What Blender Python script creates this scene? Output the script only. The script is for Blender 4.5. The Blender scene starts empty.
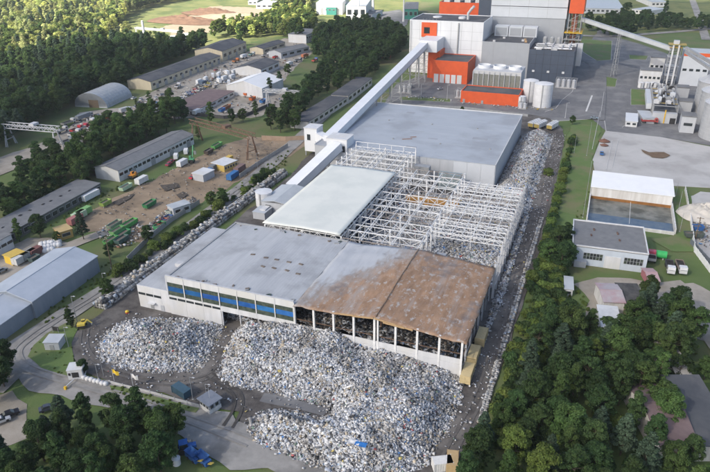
import bpy, math, random
import numpy as np
from mathutils import Vector, Matrix, noise
R = math.radians
random.seed(7)
rng = np.random.default_rng(7)
scene = bpy.context.scene
col = scene.collection

# ------------------------------------------------------------------ camera (calibrated from the photograph's verticals and parallel edges)
FPX, TH, AZ, RO, CAMH = 637.0, R(26.6), R(21.4), R(-0.78), 110.0
_c, _s = math.cos(AZ), math.sin(AZ)
def _rotz(d): return Vector((_c*d[0]-_s*d[1], _s*d[0]+_c*d[1], d[2]))
FW = _rotz((0, math.cos(TH), -math.sin(TH)))
RT0 = _rotz((1, 0, 0))
DN0 = _rotz((0, -math.sin(TH), -math.cos(TH)))
RT = RT0*math.cos(-RO) + DN0*math.sin(-RO)
DN = DN0*math.cos(-RO) - RT0*math.sin(-RO)
CAM = Vector((0, 0, CAMH))
cd = bpy.data.cameras.new('camera'); cam = bpy.data.objects.new('camera', cd); col.objects.link(cam)
M3 = Matrix((RT, -DN, -FW)).transposed()
cam.matrix_world = Matrix.Translation(CAM) @ M3.to_4x4()
cd.sensor_width = 36.0; cd.lens = FPX/710*36.0; cd.clip_end = 9000; cd.clip_start = 1.0
scene.camera = cam
scene.render.resolution_x = 1024; scene.render.resolution_y = 681

# ------------------------------------------------------------------ sky and sun
SUN_EL = R(38)
_sh = (RT0*-0.8 + Vector((FW.x, FW.y, 0)).normalized()*-0.6).normalized()
SUN = Vector((_sh.x*math.cos(SUN_EL), _sh.y*math.cos(SUN_EL), math.sin(SUN_EL)))   # towards the sun
world = bpy.data.worlds.new('World'); scene.world = world; world.use_nodes = True
wn = world.node_tree; bg = wn.nodes['Background']
sky = wn.nodes.new('ShaderNodeTexSky'); sky.sky_type = 'NISHITA'; sky.sun_disc = False
sky.sun_elevation = SUN_EL; sky.sun_rotation = math.atan2(SUN.x, SUN.y)
sky.air_density = 1.0; sky.dust_density = 3.2; sky.ozone_density = 1.0; sky.altitude = 100
wn.links.new(sky.outputs[0], bg.inputs[0]); bg.inputs[1].default_value = 0.08
sl = bpy.data.lights.new('sun', 'SUN'); sl.energy = 5.0; sl.angle = R(1.2); sl.color = (1.0, 0.93, 0.82)
so = bpy.data.objects.new('sun', sl); col.objects.link(so)
so.rotation_euler = SUN.to_track_quat('Z', 'Y').to_euler(); so.location = SUN*300
scene.view_settings.view_transform = 'Standard'; scene.view_settings.look = 'None'
scene.view_settings.gamma = 1.0; scene.view_settings.exposure = 1.6
scene.view_settings.use_curve_mapping = False

# ------------------------------------------------------------------ pixel <-> place
def G(px, py, z=0.0):
    d = FW*FPX + RT*(px-355) + DN*(py-236)
    t = (z-CAMH)/d.z
    return Vector((d.x*t, d.y*t, z))
def proj(p):
    d = Vector(p)-CAM; w = d.dot(FW)
    return (355+d.dot(RT)/w*FPX, 236+d.dot(DN)/w*FPX)
def height(base, topy):
    g = G(*base); lo, hi = 0.0, 90.0
    for _ in range(40):
        m = (lo+hi)/2
        if proj((g.x, g.y, m))[1] > topy: lo = m
        else: hi = m
    return lo
def ang(a, b):
    """heading (radians) of the ground line between two photo points"""
    p, q = G(*a), G(*b); return math.atan2(q.y-p.y, q.x-p.x)

# ------------------------------------------------------------------ materials
MATS = {}
def pm(name, c1, c2=None, scale=0.3, rough=0.85, bump=0.0, bscale=3.0, metal=0.0, var=0.0, streak=None, wave=None, spec=0.3, attr=None, c3=None, s3=0.05, trans=0.0, detail=5.0):
    """procedural material: c1/c2 blotched by noise, optional third colour in large patches, random tint per object, relief"""
    if name in MATS: return MATS[name]
    m = bpy.data.materials.new(name); m.use_nodes = True; MATS[name] = m
    nt = m.node_tree; n = nt.nodes; L = nt.links; b = n['Principled BSDF']
    b.inputs['Roughness'].default_value = rough; b.inputs['Metallic'].default_value = metal
    b.inputs['Specular IOR Level'].default_value = spec
    tc = n.new('ShaderNodeTexCoord')
    geo = n.new('ShaderNodeNewGeometry')
    vec = geo.outputs['Position']
    if streak:
        mp = n.new('ShaderNodeMapping'); mp.inputs['Scale'].default_value = streak; L.new(vec, mp.inputs['Vector']); cvec = mp.outputs[0]
    else: cvec = vec
    c2 = c2 or tuple(x*0.8 for x in c1)
    nz = n.new('ShaderNodeTexNoise'); nz.inputs['Scale'].default_value = scale; nz.inputs['Detail'].default_value = detail; nz.inputs['Roughness'].default_value = 0.65
    L.new(cvec, nz.inputs['Vector'])
    rp = n.new('ShaderNodeValToRGB'); rp.color_ramp.elements[0].position = 0.34; rp.color_ramp.elements[1].position = 0.66
    rp.color_ramp.elements[0].color = (*c1, 1); rp.color_ramp.elements[1].color = (*c2, 1)
    L.new(nz.outputs['Fac'], rp.inputs[0]); out = rp.outputs[0]
    if c3:
        n3 = n.new('ShaderNodeTexNoise'); n3.inputs['Scale'].default_value = s3; n3.inputs['Detail'].default_value = 6; n3.inputs['Roughness'].default_value = 0.6
        L.new(vec, n3.inputs['Vector'])
        r3 = n.new('ShaderNodeValToRGB'); r3.color_ramp.elements[0].position = 0.47; r3.color_ramp.elements[1].position = 0.62
        L.new(n3.outputs['Fac'], r3.inputs[0])
        mx = n.new('ShaderNodeMixRGB'); L.new(r3.outputs[0], mx.inputs[0]); L.new(out, mx.inputs[1]); mx.inputs[2].default_value = (*c3, 1); out = mx.outputs[0]
    if attr:
        at = n.new('ShaderNodeAttribute'); at.attribute_name = attr
        mx = n.new('ShaderNodeMixRGB'); mx.blend_type = 'MULTIPLY'; mx.inputs[0].default_value = 1
        L.new(out, mx.inputs[1]); L.new(at.outputs['Color'], mx.inputs[2]); out = mx.outputs[0]
    if var:
        oi = n.new('ShaderNodeObjectInfo')
        hs = n.new('ShaderNodeHueSaturation')
        mr = n.new('ShaderNodeMapRange'); mr.inputs[3].default_value = 1-var; mr.inputs[4].default_value = 1+var
        L.new(oi.outputs['Random'], mr.inputs[0]); L.new(mr.outputs[0], hs.inputs['Value'])
        ml = n.new('ShaderNodeMath'); ml.operation = 'MULTIPLY'; ml.inputs[1].default_value = 7.31; L.new(oi.outputs['Random'], ml.inputs[0])
        fr = n.new('ShaderNodeMath'); fr.operation = 'FRACT'; L.new(ml.outputs[0], fr.inputs[0])
        mh = n.new('ShaderNodeMapRange'); mh.inputs[3].default_value = 0.5-var*0.06; mh.inputs[4].default_value = 0.5+var*0.04
        L.new(fr.outputs[0], mh.inputs[0]); L.new(mh.outputs[0], hs.inputs['Hue'])
        L.new(out, hs.inputs['Color']); out = hs.outputs[0]
    L.new(out, b.inputs['Base Color'])
    hgt = None
    if bump:
        nb = n.new('ShaderNodeTexNoise'); nb.inputs['Scale'].default_value = bscale; nb.inputs['Detail'].default_value = 4; L.new(vec, nb.inputs['Vector']); hgt = nb.outputs['Fac']
    if wave:
        wv = n.new('ShaderNodeTexWave'); wv.bands_direction = wave[0]; wv.inputs['Scale'].default_value = wave[1]; L.new(vec, wv.inputs['Vector'])
        if hgt:
            ad = n.new('ShaderNodeMath'); ad.operation = 'ADD'; L.new(hgt, ad.inputs[0]); L.new(wv.outputs['Fac'], ad.inputs[1]); hgt = ad.outputs[0]
        else: hgt = wv.outputs['Fac']
    if hgt:
        bp = n.new('ShaderNodeBump'); bp.inputs['Strength'].default_value = bump or wave[2]; bp.inputs['Distance'].default_value = 0.15
        L.new(hgt, bp.inputs['Height']); L.new(bp.outputs[0], b.inputs['Normal'])
    if trans:
        tr = n.new('ShaderNodeBsdfTranslucent'); L.new(out, tr.inputs[0]); ms = n.new('ShaderNodeMixShader'); ms.inputs[0].default_value = trans
        L.new(b.outputs[0], ms.inputs[1]); L.new(tr.outputs[0], ms.inputs[2]); L.new(ms.outputs[0], n['Material Output'].inputs[0])
    return m

grass = pm('grass', (.08, .125, .038), (.105, .145, .05), 0.09, .95, .6, 2.0, c3=(.135, .135, .065), s3=.03, detail=8)
meadow = pm('meadow', (.12, .15, .045), (.19, .19, .075), 0.05, .95, .6, 1.0, c3=(.08, .11, .035), s3=.03, detail=8)
lawn = pm('lawn', (.095, .15, .045), (.115, .17, .055), 0.12, .95, .4, 3.0, c3=(.15, .155, .075), s3=.08, detail=8)
asphalt = pm('asphalt', (.12, .123, .13), (.165, .165, .17), 0.25, .92, .15, 6, c3=(.20, .20, .20), s3=.07, detail=8)
pale_asphalt = pm('pale_asphalt', (.23, .225, .215), (.31, .30, .285), 0.3, .92, .15, 6, c3=(.17, .165, .155), s3=.09, detail=8)
dark_track = pm('dark_track', (.055, .050, .048), (.115, .106, .10), 0.35, .95, .5, 2.5, c3=(.16, .15, .14), s3=.07, detail=9)
earth = pm('earth', (.24, .18, .12), (.31, .24, .17), 0.16, .97, .5, 2.0, c3=(.17, .13, .09), s3=.045, detail=9)
gravel = pm('gravel', (.28, .255, .22), (.35, .32, .28), 0.25, .97, .4, 4.0, c3=(.22, .20, .165), s3=.05, detail=9)
sand = pm('sand', (.27, .215, .145), (.33, .27, .20), 0.1, .97, .4, 2.0, detail=8)
concrete = pm('concrete', (.40, .395, .385), (.47, .46, .445), 0.12, .9, .1, 5, c3=(.34, .33, .32), s3=.06, detail=9)
wall_white = pm('wall_white', (.60, .61, .63), (.49, .505, .525), 0.5, .65, streak=(1, 1, .15), c3=(.53, .53, .52), s3=.12)
wall_grey = pm('wall_grey', (.42, .44, .47), (.37, .39, .42), 0.4, .55, streak=(1, 1, .2))
wall_cream = pm('wall_cream', (.55, .49, .36), (.46, .41, .31), 0.5, .85, streak=(1, 1, .3))
wall_dirty = pm('wall_dirty', (.62, .62, .61), (.45, .44, .42), 0.5, .8, streak=(1, 1, .2))
roof_hall = pm('roof_hall', (.34, .355, .38), (.42, .435, .455), 0.5, .55, streak=(1, .12, 1), wave=('X', .35, .12), c3=(.29, .30, .315), s3=.09, detail=9)
roof_far = pm('roof_far', (.33, .36, .40), (.37, .40, .44), 0.2, .6, streak=(.3, 1, 1), c3=(.285, .305, .335), s3=.05, detail=9)
roof_dark = pm('roof_dark', (.055, .06, .07), (.085, .09, .10), 0.2, .85, .1, 3, c3=(.11, .11, .115), s3=.08, detail=8)
roof_mid = pm('roof_mid', (.14, .145, .155), (.19, .195, .20), 0.3, .85, .1, 3, detail=8)
roof_pale = pm('roof_pale', (.40, .43, .46), (.45, .475, .50), 0.25, .5, c3=(.36, .39, .42), s3=.08)
roof_purple = pm('roof_purple', (.13, .095, .10), (.18, .135, .135), 0.3, .9, .1, 3)
fabric = pm('fabric', (.64, .655, .61), (.60, .615, .58), 0.12, .7, c3=(.56, .585, .55), s3=.06)
steel_white = pm('steel_white', (.74, .75, .76), (.60, .605, .61), 0.8, .5)
steel_grey = pm('steel_grey', (.32, .33, .34), (.24, .25, .26), 0.8, .5)
steel_rust = pm('steel_rust', (.12, .075, .05), (.17, .11, .08), 0.8, .85)
steel_pale = pm('steel_pale', (.50, .51, .53), (.42, .43, .45), .8, .5)
orange = pm('orange', (.64, .105, .03), (.56, .09, .028), 0.3, .5, wave=('X', 1.2, .15))
plant_white = pm('plant_white', (.68, .70, .73), (.62, .64, .67), 0.25, .5, wave=('X', .8, .1), streak=(1,1,.2))
plant_grey = pm('plant_grey', (.34, .36, .39), (.31, .33, .36), 0.15, .5, wave=('X', .8, .15))
plant_light = pm('plant_light', (.52, .55, .59), (.48, .51, .55), 0.15, .5, wave=('X', .8, .1))
plant_blue = pm('plant_blue', (.055, .07, .10), (.065, .082, .115), 0.15, .5, wave=('X', .8, .2))
black = pm('black', (.02, .02, .022), (.035, .035, .038), 1.0, .7)
soot = pm('soot', (.015, .013, .012), (.045, .04, .036), .6, .95, .4, 2)
glass = pm('glass', (.02, .028, .03), (.035, .04, .045), .5, .15, spec=.6)
glass_green = pm('glass_green', (.03, .045, .035), (.09, .11, .085), .9, .25, spec=.6)
glass_blue = pm('glass_blue', (.015, .075, .25), (.03, .12, .33), .5, .3, var=.3)
rubber = pm('rubber', (.02, .02, .02), (.03, .03, .03), 2, .9)
wood = pm('wood', (.11, .08, .055), (.15, .115, .08), 1.5, .9)
plank = pm('plank', (.42, .29, .16), (.34, .23, .13), 1.5, .9)
tank_white = pm('tank_white', (.62, .63, .65), (.54, .55, .57), .4, .5)
bark = pm('bark', (.06, .045, .035), (.10, .08, .06), 2.0, .95)
yellow = pm('yellow', (.65, .42, .03), (.55, .34, .03), 1, .6)
PAINT = {}
def paint(rgb, rough=.45):
    k = 'paint_%02d_%02d_%02d' % tuple(int(x*99) for x in rgb)
    return pm(k, rgb, tuple(x*.82 for x in rgb), 1.2, rough)

# the burnt roof: rust with pale flakes, ash-grey towards the unburnt side, and scorch marks
def burnt_roof():
    m = bpy.data.materials.new('burnt_roof'); m.use_nodes = True; nt = m.node_tree; n = nt.nodes; L = nt.links; b = n['Principled BSDF']
    b.inputs['Roughness'].default_value = .85; b.inputs['Specular IOR Level'].default_value = .2
    g = n.new('ShaderNodeNewGeometry')
    def nz(sc, stretch, det=6):
        mp = n.new('ShaderNodeMapping'); mp.inputs['Scale'].default_value = stretch; L.new(g.outputs['Position'], mp.inputs[0])
        t = n.new('ShaderNodeTexNoise'); t.inputs['Scale'].default_value = sc; t.inputs['Detail'].default_value = det; t.inputs['Roughness'].default_value = .65; L.new(mp.outputs[0], t.inputs[0]); return t.outputs['Fac']
    def ramp(src, a, bb, ca=(0, 0, 0), cb=(1, 1, 1)):
        r = n.new('ShaderNodeValToRGB'); e = r.color_ramp.elements; e[0].position = a; e[1].position = bb; e[0].color = (*ca, 1); e[1].color = (*cb, 1); L.new(src, r.inputs[0]); return r.outputs[0]
    def mix(f, a, bb, t='MIX'):
        x = n.new('ShaderNodeMixRGB'); x.blend_type = t
        L.new(f, x.inputs[0]) if not isinstance(f, float) else setattr(x.inputs[0], 'default_value', f)
        for i, v in ((1, a), (2, bb)):
            if isinstance(v, tuple): x.inputs[i].default_value = (*v, 1)
            else: L.new(v, x.inputs[i])
        return x.outputs[0]
    rust = ramp(nz(.5, (1, .35, 1), 8), .3, .7, (.20, .125, .08), (.36, .235, .155))
    flakes = ramp(nz(.75, (1, .6, 1), 6), .54, .66)
    c = mix(flakes, rust, (.38, .365, .35))
    stripe = ramp(nz(.55, (1, .05, 1), 3), .45, .75)
    c = mix(ramp(nz(.5, (1, .08, 1), 3), .52, .7, (0, 0, 0), (.5, .5, .5)), c, (.30, .29, .29))
    sx = n.new('ShaderNodeSeparateXYZ'); L.new(g.outputs['Position'], sx.inputs[0])
    def ml(src, k, add):
        q = n.new('ShaderNodeMath'); q.operation = 'MULTIPLY_ADD'; L.new(src, q.inputs[0]); q.inputs[1].default_value = k; q.inputs[2].default_value = add; return q.outputs[0]
    def ad(a, bb):
        q = n.new('ShaderNodeMath'); q.operation = 'ADD'; L.new(a, q.inputs[0]); L.new(bb, q.inputs[1]); return q.outputs[0]
    ax = ml(sx.outputs[0], -1/17, -71.5/17); ay = ml(sx.outputs[1], 1/32, -134/32)
    fade = ad(ad(ax, ay), ml(nz(.10, (1, .6, 1), 8), 2.4, -1.2))
    fine = ml(nz(.6, (1, .3, 1), 6), 1.2, -.6)
    c = mix(ramp(ad(ad(fade, fine), ml(sx.outputs[2], 0, .55)), .0, .75), c, mix(ramp(nz(.3, (1, .5, 1)), .35, .65), (.33, .335, .345), (.25, .235, .225)))
    c = mix(ramp(ad(fade, fine), .05, .45), c, mix(ramp(nz(.35, (1, .12, 1)), .35, .65), (.36, .38, .41), (.42, .44, .47)))
    c = mix(ramp(nz(.065, (1, 1.3, 1), 5), .58, .72, (0,0,0), (.8,.8,.8)), c, (.11, .115, .13))
    L.new(c, b.inputs['Base Color'])
    bp = n.new('ShaderNodeBump'); bp.inputs['Strength'].default_value = .5; bp.inputs['Distance'].default_value = .2; L.new(nz(.8, (1, .4, 1)), bp.inputs['Height']); L.new(bp.outputs[0], b.inputs['Normal'])
    MATS['burnt_roof'] = m; return m
burnt = burnt_roof()

# ------------------------------------------------------------------ mesh building
OFF = {}
class MB:
    def __init__(s): s.v = []; s.f = []
    def add(s, vs, fs):
        k = len(s.v); s.v += [tuple(p) for p in vs]; s.f += [tuple(i+k for i in q) for q in fs]; return s
    def box(s, x0, x1, y0, y1, z0, z1):
        return s.add([(x0,y0,z0),(x1,y0,z0),(x1,y1,z0),(x0,y1,z0),(x0,y0,z1),(x1,y0,z1),(x1,y1,z1),(x0,y1,z1)],
                     [(3,2,1,0),(4,5,6,7),(0,1,5,4),(1,2,6,5),(2,3,7,6),(3,0,4,7)])
    def obox(s, c, sx, sy, z0, z1, rz=0):
        ca, sa = math.cos(rz), math.sin(rz); q = []
        for z in (z0, z1):
            for a, b in ((-1,-1),(1,-1),(1,1),(-1,1)):
                q.append((c[0]+ca*a*sx/2-sa*b*sy/2, c[1]+sa*a*sx/2+ca*b*sy/2, z))
        return s.add(q, [(3,2,1,0),(4,5,6,7),(0,1,5,4),(1,2,6,5),(2,3,7,6),(3,0,4,7)])
    def prism(s, poly, z0, z1):
        n = len(poly)
        return s.add([(p[0],p[1],z0) for p in poly]+[(p[0],p[1],z1) for p in poly],
                     [tuple(range(n-1,-1,-1)), tuple(range(n,2*n))]+[(i,(i+1)%n,n+(i+1)%n,n+i) for i in range(n)])
    def extr_y(s, prof, y0, y1):
        """profile in x,z pulled along y"""
        n = len(prof)
        return s.add([(p[0],y0,p[1]) for p in prof]+[(p[0],y1,p[1]) for p in prof],
                     [tuple(range(n)), tuple(range(2*n-1,n-1,-1))]+[(i,n+i,n+(i+1)%n,(i+1)%n) for i in range(n)])
    def extr_x(s, prof, x0, x1):
        """profile in y,z pulled along x"""
        n = len(prof)
        return s.add([(x0,p[0],p[1]) for p in prof]+[(x1,p[0],p[1]) for p in prof],
                     [tuple(range(n-1,-1,-1)), tuple(range(n,2*n))]+[((i+1)%n,n+(i+1)%n,n+i,i)[::-1] for i in range(n)])
    def tube(s, p, q, r, n=6, r2=None):
        p, q = Vector(p), Vector(q); d = (q-p).normalized(); r2 = r if r2 is None else r2
        u = d.cross(Vector((0,0,1)) if abs(d.z) < .95 else Vector((1,0,0))).normalized(); w = d.cross(u)
        vs = [p+(u*math.cos(2*math.pi*i/n)+w*math.sin(2*math.pi*i/n))*r for i in range(n)]+[q+(u*math.cos(2*math.pi*i/n)+w*math.sin(2*math.pi*i/n))*r2 for i in range(n)]
        return s.add(vs, [tuple(range(n)), tuple(range(2*n-1,n-1,-1))]+[(i,n+i,n+(i+1)%n,(i+1)%n) for i in range(n)])
    def beam(s, p, q, w, h=None):
        """square bar between two points"""
        p, q = Vector(p), Vector(q); h = h or w; d = (q-p).normalized()
        u = d.cross(Vector((0,0,1)) if abs(d.z) < .98 else Vector((0,1,0))).normalized(); t = u.cross(d)
        vs = [a+u*x*w/2+t*y*h/2 for a in (p, q) for x, y in ((-1,-1),(1,-1),(1,1),(-1,1))]
        return s.add(vs, [(0,1,2,3),(7,6,5,4),(1,0,4,5),(2,1,5,6),(3,2,6,7),(0,3,7,4)])
    def lathe(s, c, prof, n=24):
        k = len(prof); vs = []
        for i in range(n):
            a = 2*math.pi*i/n
            for r, z in prof: vs.append((c[0]+r*math.cos(a), c[1]+r*math.sin(a), c[2]+z))
        fs = []
        for i in range(n):
            j = (i+1) % n
            for t in range(k-1): fs.append((i*k+t, j*k+t, j*k+t+1, i*k+t+1))
        fs.append(tuple(i*k for i in range(n-1,-1,-1))); fs.append(tuple(i*k+k-1 for i in range(n)))
        return s.add(vs, fs)
    def mesh(s, name, mat, off=(0,0,0), smooth=False):
        me = bpy.data.meshes.new(name)
        me.from_pydata([(v[0]-off[0], v[1]-off[1], v[2]-off[2]) for v in s.v], [], s.f); me.update()
        if mat: me.materials.append(mat)
        if smooth: me.polygons.foreach_set('use_smooth', [True]*len(me.polygons))
        return me
    def build(s, name, mat, parent=None, smooth=False):
        off = OFF.get(parent.name, (0,0,0)) if parent else (0,0,0)
        o = bpy.data.objects.new(name, s.mesh(name, mat, off, smooth)); col.objects.link(o)
        if parent: o.parent = parent; OFF[o.name] = off
        return o
def inst(name, mesh, parent, loc=(0,0,0), rz=0, sc=None):
    o = bpy.data.objects.new(name, mesh); col.objects.link(o); o.parent = parent
    o.location = loc; o.rotation_euler = (0,0,rz)
    if sc: o.scale = sc
    return o
def tag(o, label, cat, group=None):
    o['label'] = label; o['category'] = cat
    if group: o['group'] = group
    return o
def thing(name, label, cat, loc=(0,0,0), rz=0, group=None, world=False):
    """an Empty at the thing's base; world=True: parts are given in place coordinates"""
    o = bpy.data.objects.new(name, None); col.objects.link(o); o.location = loc; o.rotation_euler = (0,0,rz)
    o.empty_display_size = .5
    if world: OFF[o.name] = tuple(loc)
    return tag(o, label, cat, group)
def struct(o): o['kind'] = 'structure'; return o
def copytree(o, parent=None):
    c = o.copy(); col.objects.link(c); c.parent = parent
    for ch in list(o.children): copytree(ch, c)
    return c

# ------------------------------------------------------------------ ground sheets
def inside(poly, X, Y):
    """even-odd test, numpy"""
    c = np.zeros(X.shape, bool); n = len(poly)
    for i in range(n):
        x0, y0 = poly[i][0], poly[i][1]; x1, y1 = poly[(i+1) % n][0], poly[(i+1) % n][1]
        if y0 == y1: continue
        m = ((y0 > Y) != (y1 > Y)) & (X < (x1-x0)*(Y-y0)/(y1-y0)+x0); c ^= m
    return c
def edgedist(poly, X, Y):
    d = np.full(X.shape, 1e9); n = len(poly)
    for i in range(n):
        x0, y0 = poly[i][0], poly[i][1]; x1, y1 = poly[(i+1) % n][0], poly[(i+1) % n][1]
        dx, dy = x1-x0, y1-y0; l = dx*dx+dy*dy+1e-9
        t = np.clip(((X-x0)*dx+(Y-y0)*dy)/l, 0, 1)
        d = np.minimum(d, np.hypot(X-x0-t*dx, Y-y0-t*dy))
    return d
def ragged(poly, amp, step=3.0, seed=0):
    out = []; n = len(poly)
    for i in range(n):
        a, b = Vector(poly[i][:2]), Vector(poly[(i+1) % n][:2]); k = max(1, int((b-a).length/step))
        for j in range(k):
            p = a.lerp(b, j/k)
            out.append((p.x+noise.noise(Vector((p.x*.13, p.y*.13, seed)))*amp*1.5+noise.noise(Vector((p.x*.5, p.y*.5, seed+9)))*amp*.7,
                        p.y+noise.noise(Vector((p.x*.13, p.y*.13, seed+5)))*amp*1.5+noise.noise(Vector((p.x*.5, p.y*.5, seed+3)))*amp*.7))
    return out
LAYER = [0.0]
def sheet(name, px, mat, amp=.8, world=False, z=None):
    pts = [tuple(p) for p in px] if world else [tuple(G(*p)[:2]) for p in px]
    if amp: pts = ragged(pts, amp, seed=len(name))
    LAYER[0] += .012; zz = LAYER[0] if z is None else z
    from mathutils.geometry import tessellate_polygon
    tri = tessellate_polygon([[Vector((p[0], p[1], 0)) for p in pts]])
    me = bpy.data.meshes.new(name)
    fs = []
    for t in tri:
        a, b, c = (pts[i] for i in t)
        cr = (b[0]-a[0])*(c[1]-a[1])-(b[1]-a[1])*(c[0]-a[0])
        fs.append(tuple(t) if cr > 0 else tuple(reversed(t)))
    me.from_pydata([(p[0], p[1], zz) for p in pts], [], fs)
    me.update(); me.materials.append(mat)
    o = bpy.data.objects.new(name, me); col.objects.link(o); return struct(o)
def smooth_line(pts, it=3):
    P = [Vector(p[:2]) for p in pts]
    for _ in range(it):
        Q = [P[0]]
        for a, b in zip(P, P[1:]): Q += [a.lerp(b, .25), a.lerp(b, .75)]
        P = Q+[P[-1]]
    return P
def road(name, px, width, mat, amp=.3, world=False, it=3):
    pts = smooth_line([p if world else G(*p) for p in px], it); l = []; r = []
    for i, p in enumerate(pts):
        d = (pts[min(i+1, len(pts)-1)]-pts[max(i-1, 0)]).normalized(); nn = Vector((-d.y, d.x))
        w = width/2
        j = noise.noise(Vector((p.x*.1, p.y*.1, 1)))*amp
        l.append(p+nn*(w+j)); r.append(p-nn*(w+j))
    LAYER[0] += .012; k = len(l)
    me = bpy.data.meshes.new(name)
    me.from_pydata([(p.x, p.y, LAYER[0]) for p in l]+[(p.x, p.y, LAYER[0]) for p in r], [], [(i+k, i+1+k, i+1, i) for i in range(k-1)]); me.update(); me.materials.append(mat)
    o = bpy.data.objects.new(name, me); col.objects.link(o); return struct(o)
# ================================================================== SETTING: ground
g = MB(); S = 6000; N = 12
g.add([(-S, -S, 0), (S, -S, 0), (S, S, 0), (-S, S, 0)], [(0, 1, 2, 3)])
struct(g.build('ground', grass))
sheet('meadow', [(-60,-30),(-60,60),(60,50),(120,40),(150,70),(260,40),(330,28),(420,14),(420,-30)], meadow, 4)
sheet('field', [(560,-30),(575,22),(600,30),(710,33),(780,40),(780,-30)], meadow, 3)
sheet('gravel_yard', [(-10,172),(-10,160),(30,148),(70,128),(80,112),(135,106),(140,98),(152,92),(200,70),(262,46),(285,38),(305,42),(312,52),(296,66),(280,84),(292,98),(270,112),(252,118),(215,116),(186,118),(160,122),(128,124),(110,136),(86,148),(60,156),(25,168)], gravel, 1.5)
sheet('sand_yard', [(160,30),(190,14),(215,6),(262,8),(272,14),(262,22),(230,26),(200,36),(176,36)], sand, 5)
sheet('earth_yard', [(70,222),(92,211),(112,198),(132,190),(150,181),(172,170),(196,158),(226,144),(250,137),(280,138),(304,137),(312,142),(290,156),(262,168),(240,182),(215,194),(198,203),(176,214),(152,234),(142,242),(118,240),(104,232),(80,232)], earth, 1.5)
sheet('gravel_lot', [(-12,266),(6,248),(30,238),(52,238),(70,246),(64,254),(40,262),(20,272),(-12,290)], gravel, 1.2)
sheet('gravel_verge', [(-14,398),(12,392),(30,404),(26,420),(34,436),(10,446),(-14,452)], gravel, 1.2)
sheet('plant_yard', [(384,104),(396,84),(420,76),(470,70),(575,60),(596,34),(612,36),(640,44),(668,54),(712,58),(760,70),(760,140),(712,146),(660,137),(606,131),(592,119),(560,121),(528,118)], asphalt, .3)
sheet('plant_road', [(596,44),(598,22),(606,22),(612,44)], asphalt, .2)
sheet('concrete_apron', [(606,131),(660,137),(712,147),(760,150),(760,190),(712,188),(676,186),(630,184),(606,176),(595,171),(593,160),(600,142)], concrete, .2)
sheet('concrete_yard', [(572,284),(600,278),(650,282),(668,284),(692,282),(720,296),(760,330),(740,350),(700,340),(660,330),(640,330),(610,322),(584,316),(590,300)], gravel, .8)
sheet('sand_lot', [(690,198),(700,192),(760,198),(760,290),(716,272),(694,250)], concrete, 1.0)
# lawns let into the plant's paving, each with its kerb
def kerb(parent_sheet, px, h=.14, w=.35):
    mb = MB(); pts = [G(*p) for p in px]
    for a, b in zip(pts, pts[1:]+pts[:1]): mb.beam((a.x, a.y, h/2+.02), (b.x, b.y, h/2+.02), w, h)
    o = mb.build('kerb', concrete); struct(o); return o
for poly in ([(580,39),(612,41),(611,60),(597,61),(583,52)], [(593,74),(617,79),(615,87),(592,86)], [(631,89),(645,90),(646,105),(631,105)], [(629,55),(648,56),(646,60),(630,59)], [(400,97),(450,99),(450,102),(400,100)]):
    sheet('lawn', poly, lawn, .1); kerb(None, poly)
sheet('lawn', [(572,124),(600,126),(598,142),(592,160),(593,171),(606,178),(632,186),(590,186),(586,222),(572,246),(548,262),(536,262),(552,180)], lawn, .8)
sheet('lawn', [(650,188),(690,190),(694,252),(672,252),(652,240),(675,236)], lawn, .5)
road('dirt_path', [(668,282),(690,300),(712,330),(740,370)], 9, gravel)
for line in ([(606,131),(600,142),(593,160),(595,171),(606,176),(630,184),(676,186),(712,188)], [(606,131),(603,110),(604,96),(588,92)], [(528,118),(560,121),(592,119)], [(545,112),(556,108),(562,100),(572,92),(578,78)]):
    mb = MB(); pts = [G(*p) for p in line]
    for a, b in zip(pts, pts[1:]): mb.beam((a.x,a.y,.1), (b.x,b.y,.1), .4, .16)
    struct(mb.build('kerb', concrete))
# the works yard: trodden dark earth under and around the halls
sheet('works_yard', [(304,160),(290,176),(262,200),(222,232),(160,276),(112,302),(86,326),(76,340),(80,358),(94,372),(112,380),(160,394),(192,404),(238,412),(243,436),(256,450),(300,470),(340,492),(420,496),(448,470),(476,424),(498,352),(536,246),(556,168),(563,130),(548,118),(524,114),(440,118),(400,108),(366,104),(340,130)], dark_track, 1.0)
road('access_road', [(330,110),(296,142),(262,172),(222,204),(170,244),(124,280),(90,300),(58,320),(28,340),(12,352),(16,366),(44,376),(84,388),(130,400),(190,420),(236,436),(290,462),(360,500),(420,530)], 8.0, pale_asphalt, .5)
sheet('road_junction', [(10,352),(24,344),(34,352),(38,362),(60,370),(100,380),(140,386),(170,398),(190,404),(232,414),(240,430),(246,444),(290,470),(230,470),(170,430),(120,412),(70,400),(30,390),(12,376)], pale_asphalt, .6)
road('dirt_track', [(415,520),(446,458),(470,418),(488,376),(505,330),(520,285),(533,246),(548,190),(558,150),(560,134),(552,122)], 5.2, dark_track, .6)
road('dirt_track', [(86,330),(84,346),(96,364),(130,376),(170,384),(204,380),(222,366),(240,330)], 8, dark_track, 1.0)
road('gravel_path', [(262,398),(296,405),(326,413)], 3.2, asphalt, .3)
road('gravel_lane', [(60,150),(30,160),(-10,176)], 9, gravel)
road('gravel_lane', [(40,262),(60,250),(90,238),(120,228)], 6, gravel)
road('gravel_lane', [(-10,392),(12,372),(20,360)], 8, pale_asphalt)
road('road', [(560,60),(598,60),(598,84),(594,120)], 12, asphalt, 0, it=2)
road('road', [(690,-6),(700,20),(706,40)], 8, pale_asphalt)
road('road', [(560,34),(600,37),(650,34),(710,29),(760,24)], 9, pale_asphalt, .1)
sheet('grass_verge', [(110,386),(150,396),(200,410),(196,414),(150,404),(112,392)], lawn, .3)
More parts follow.
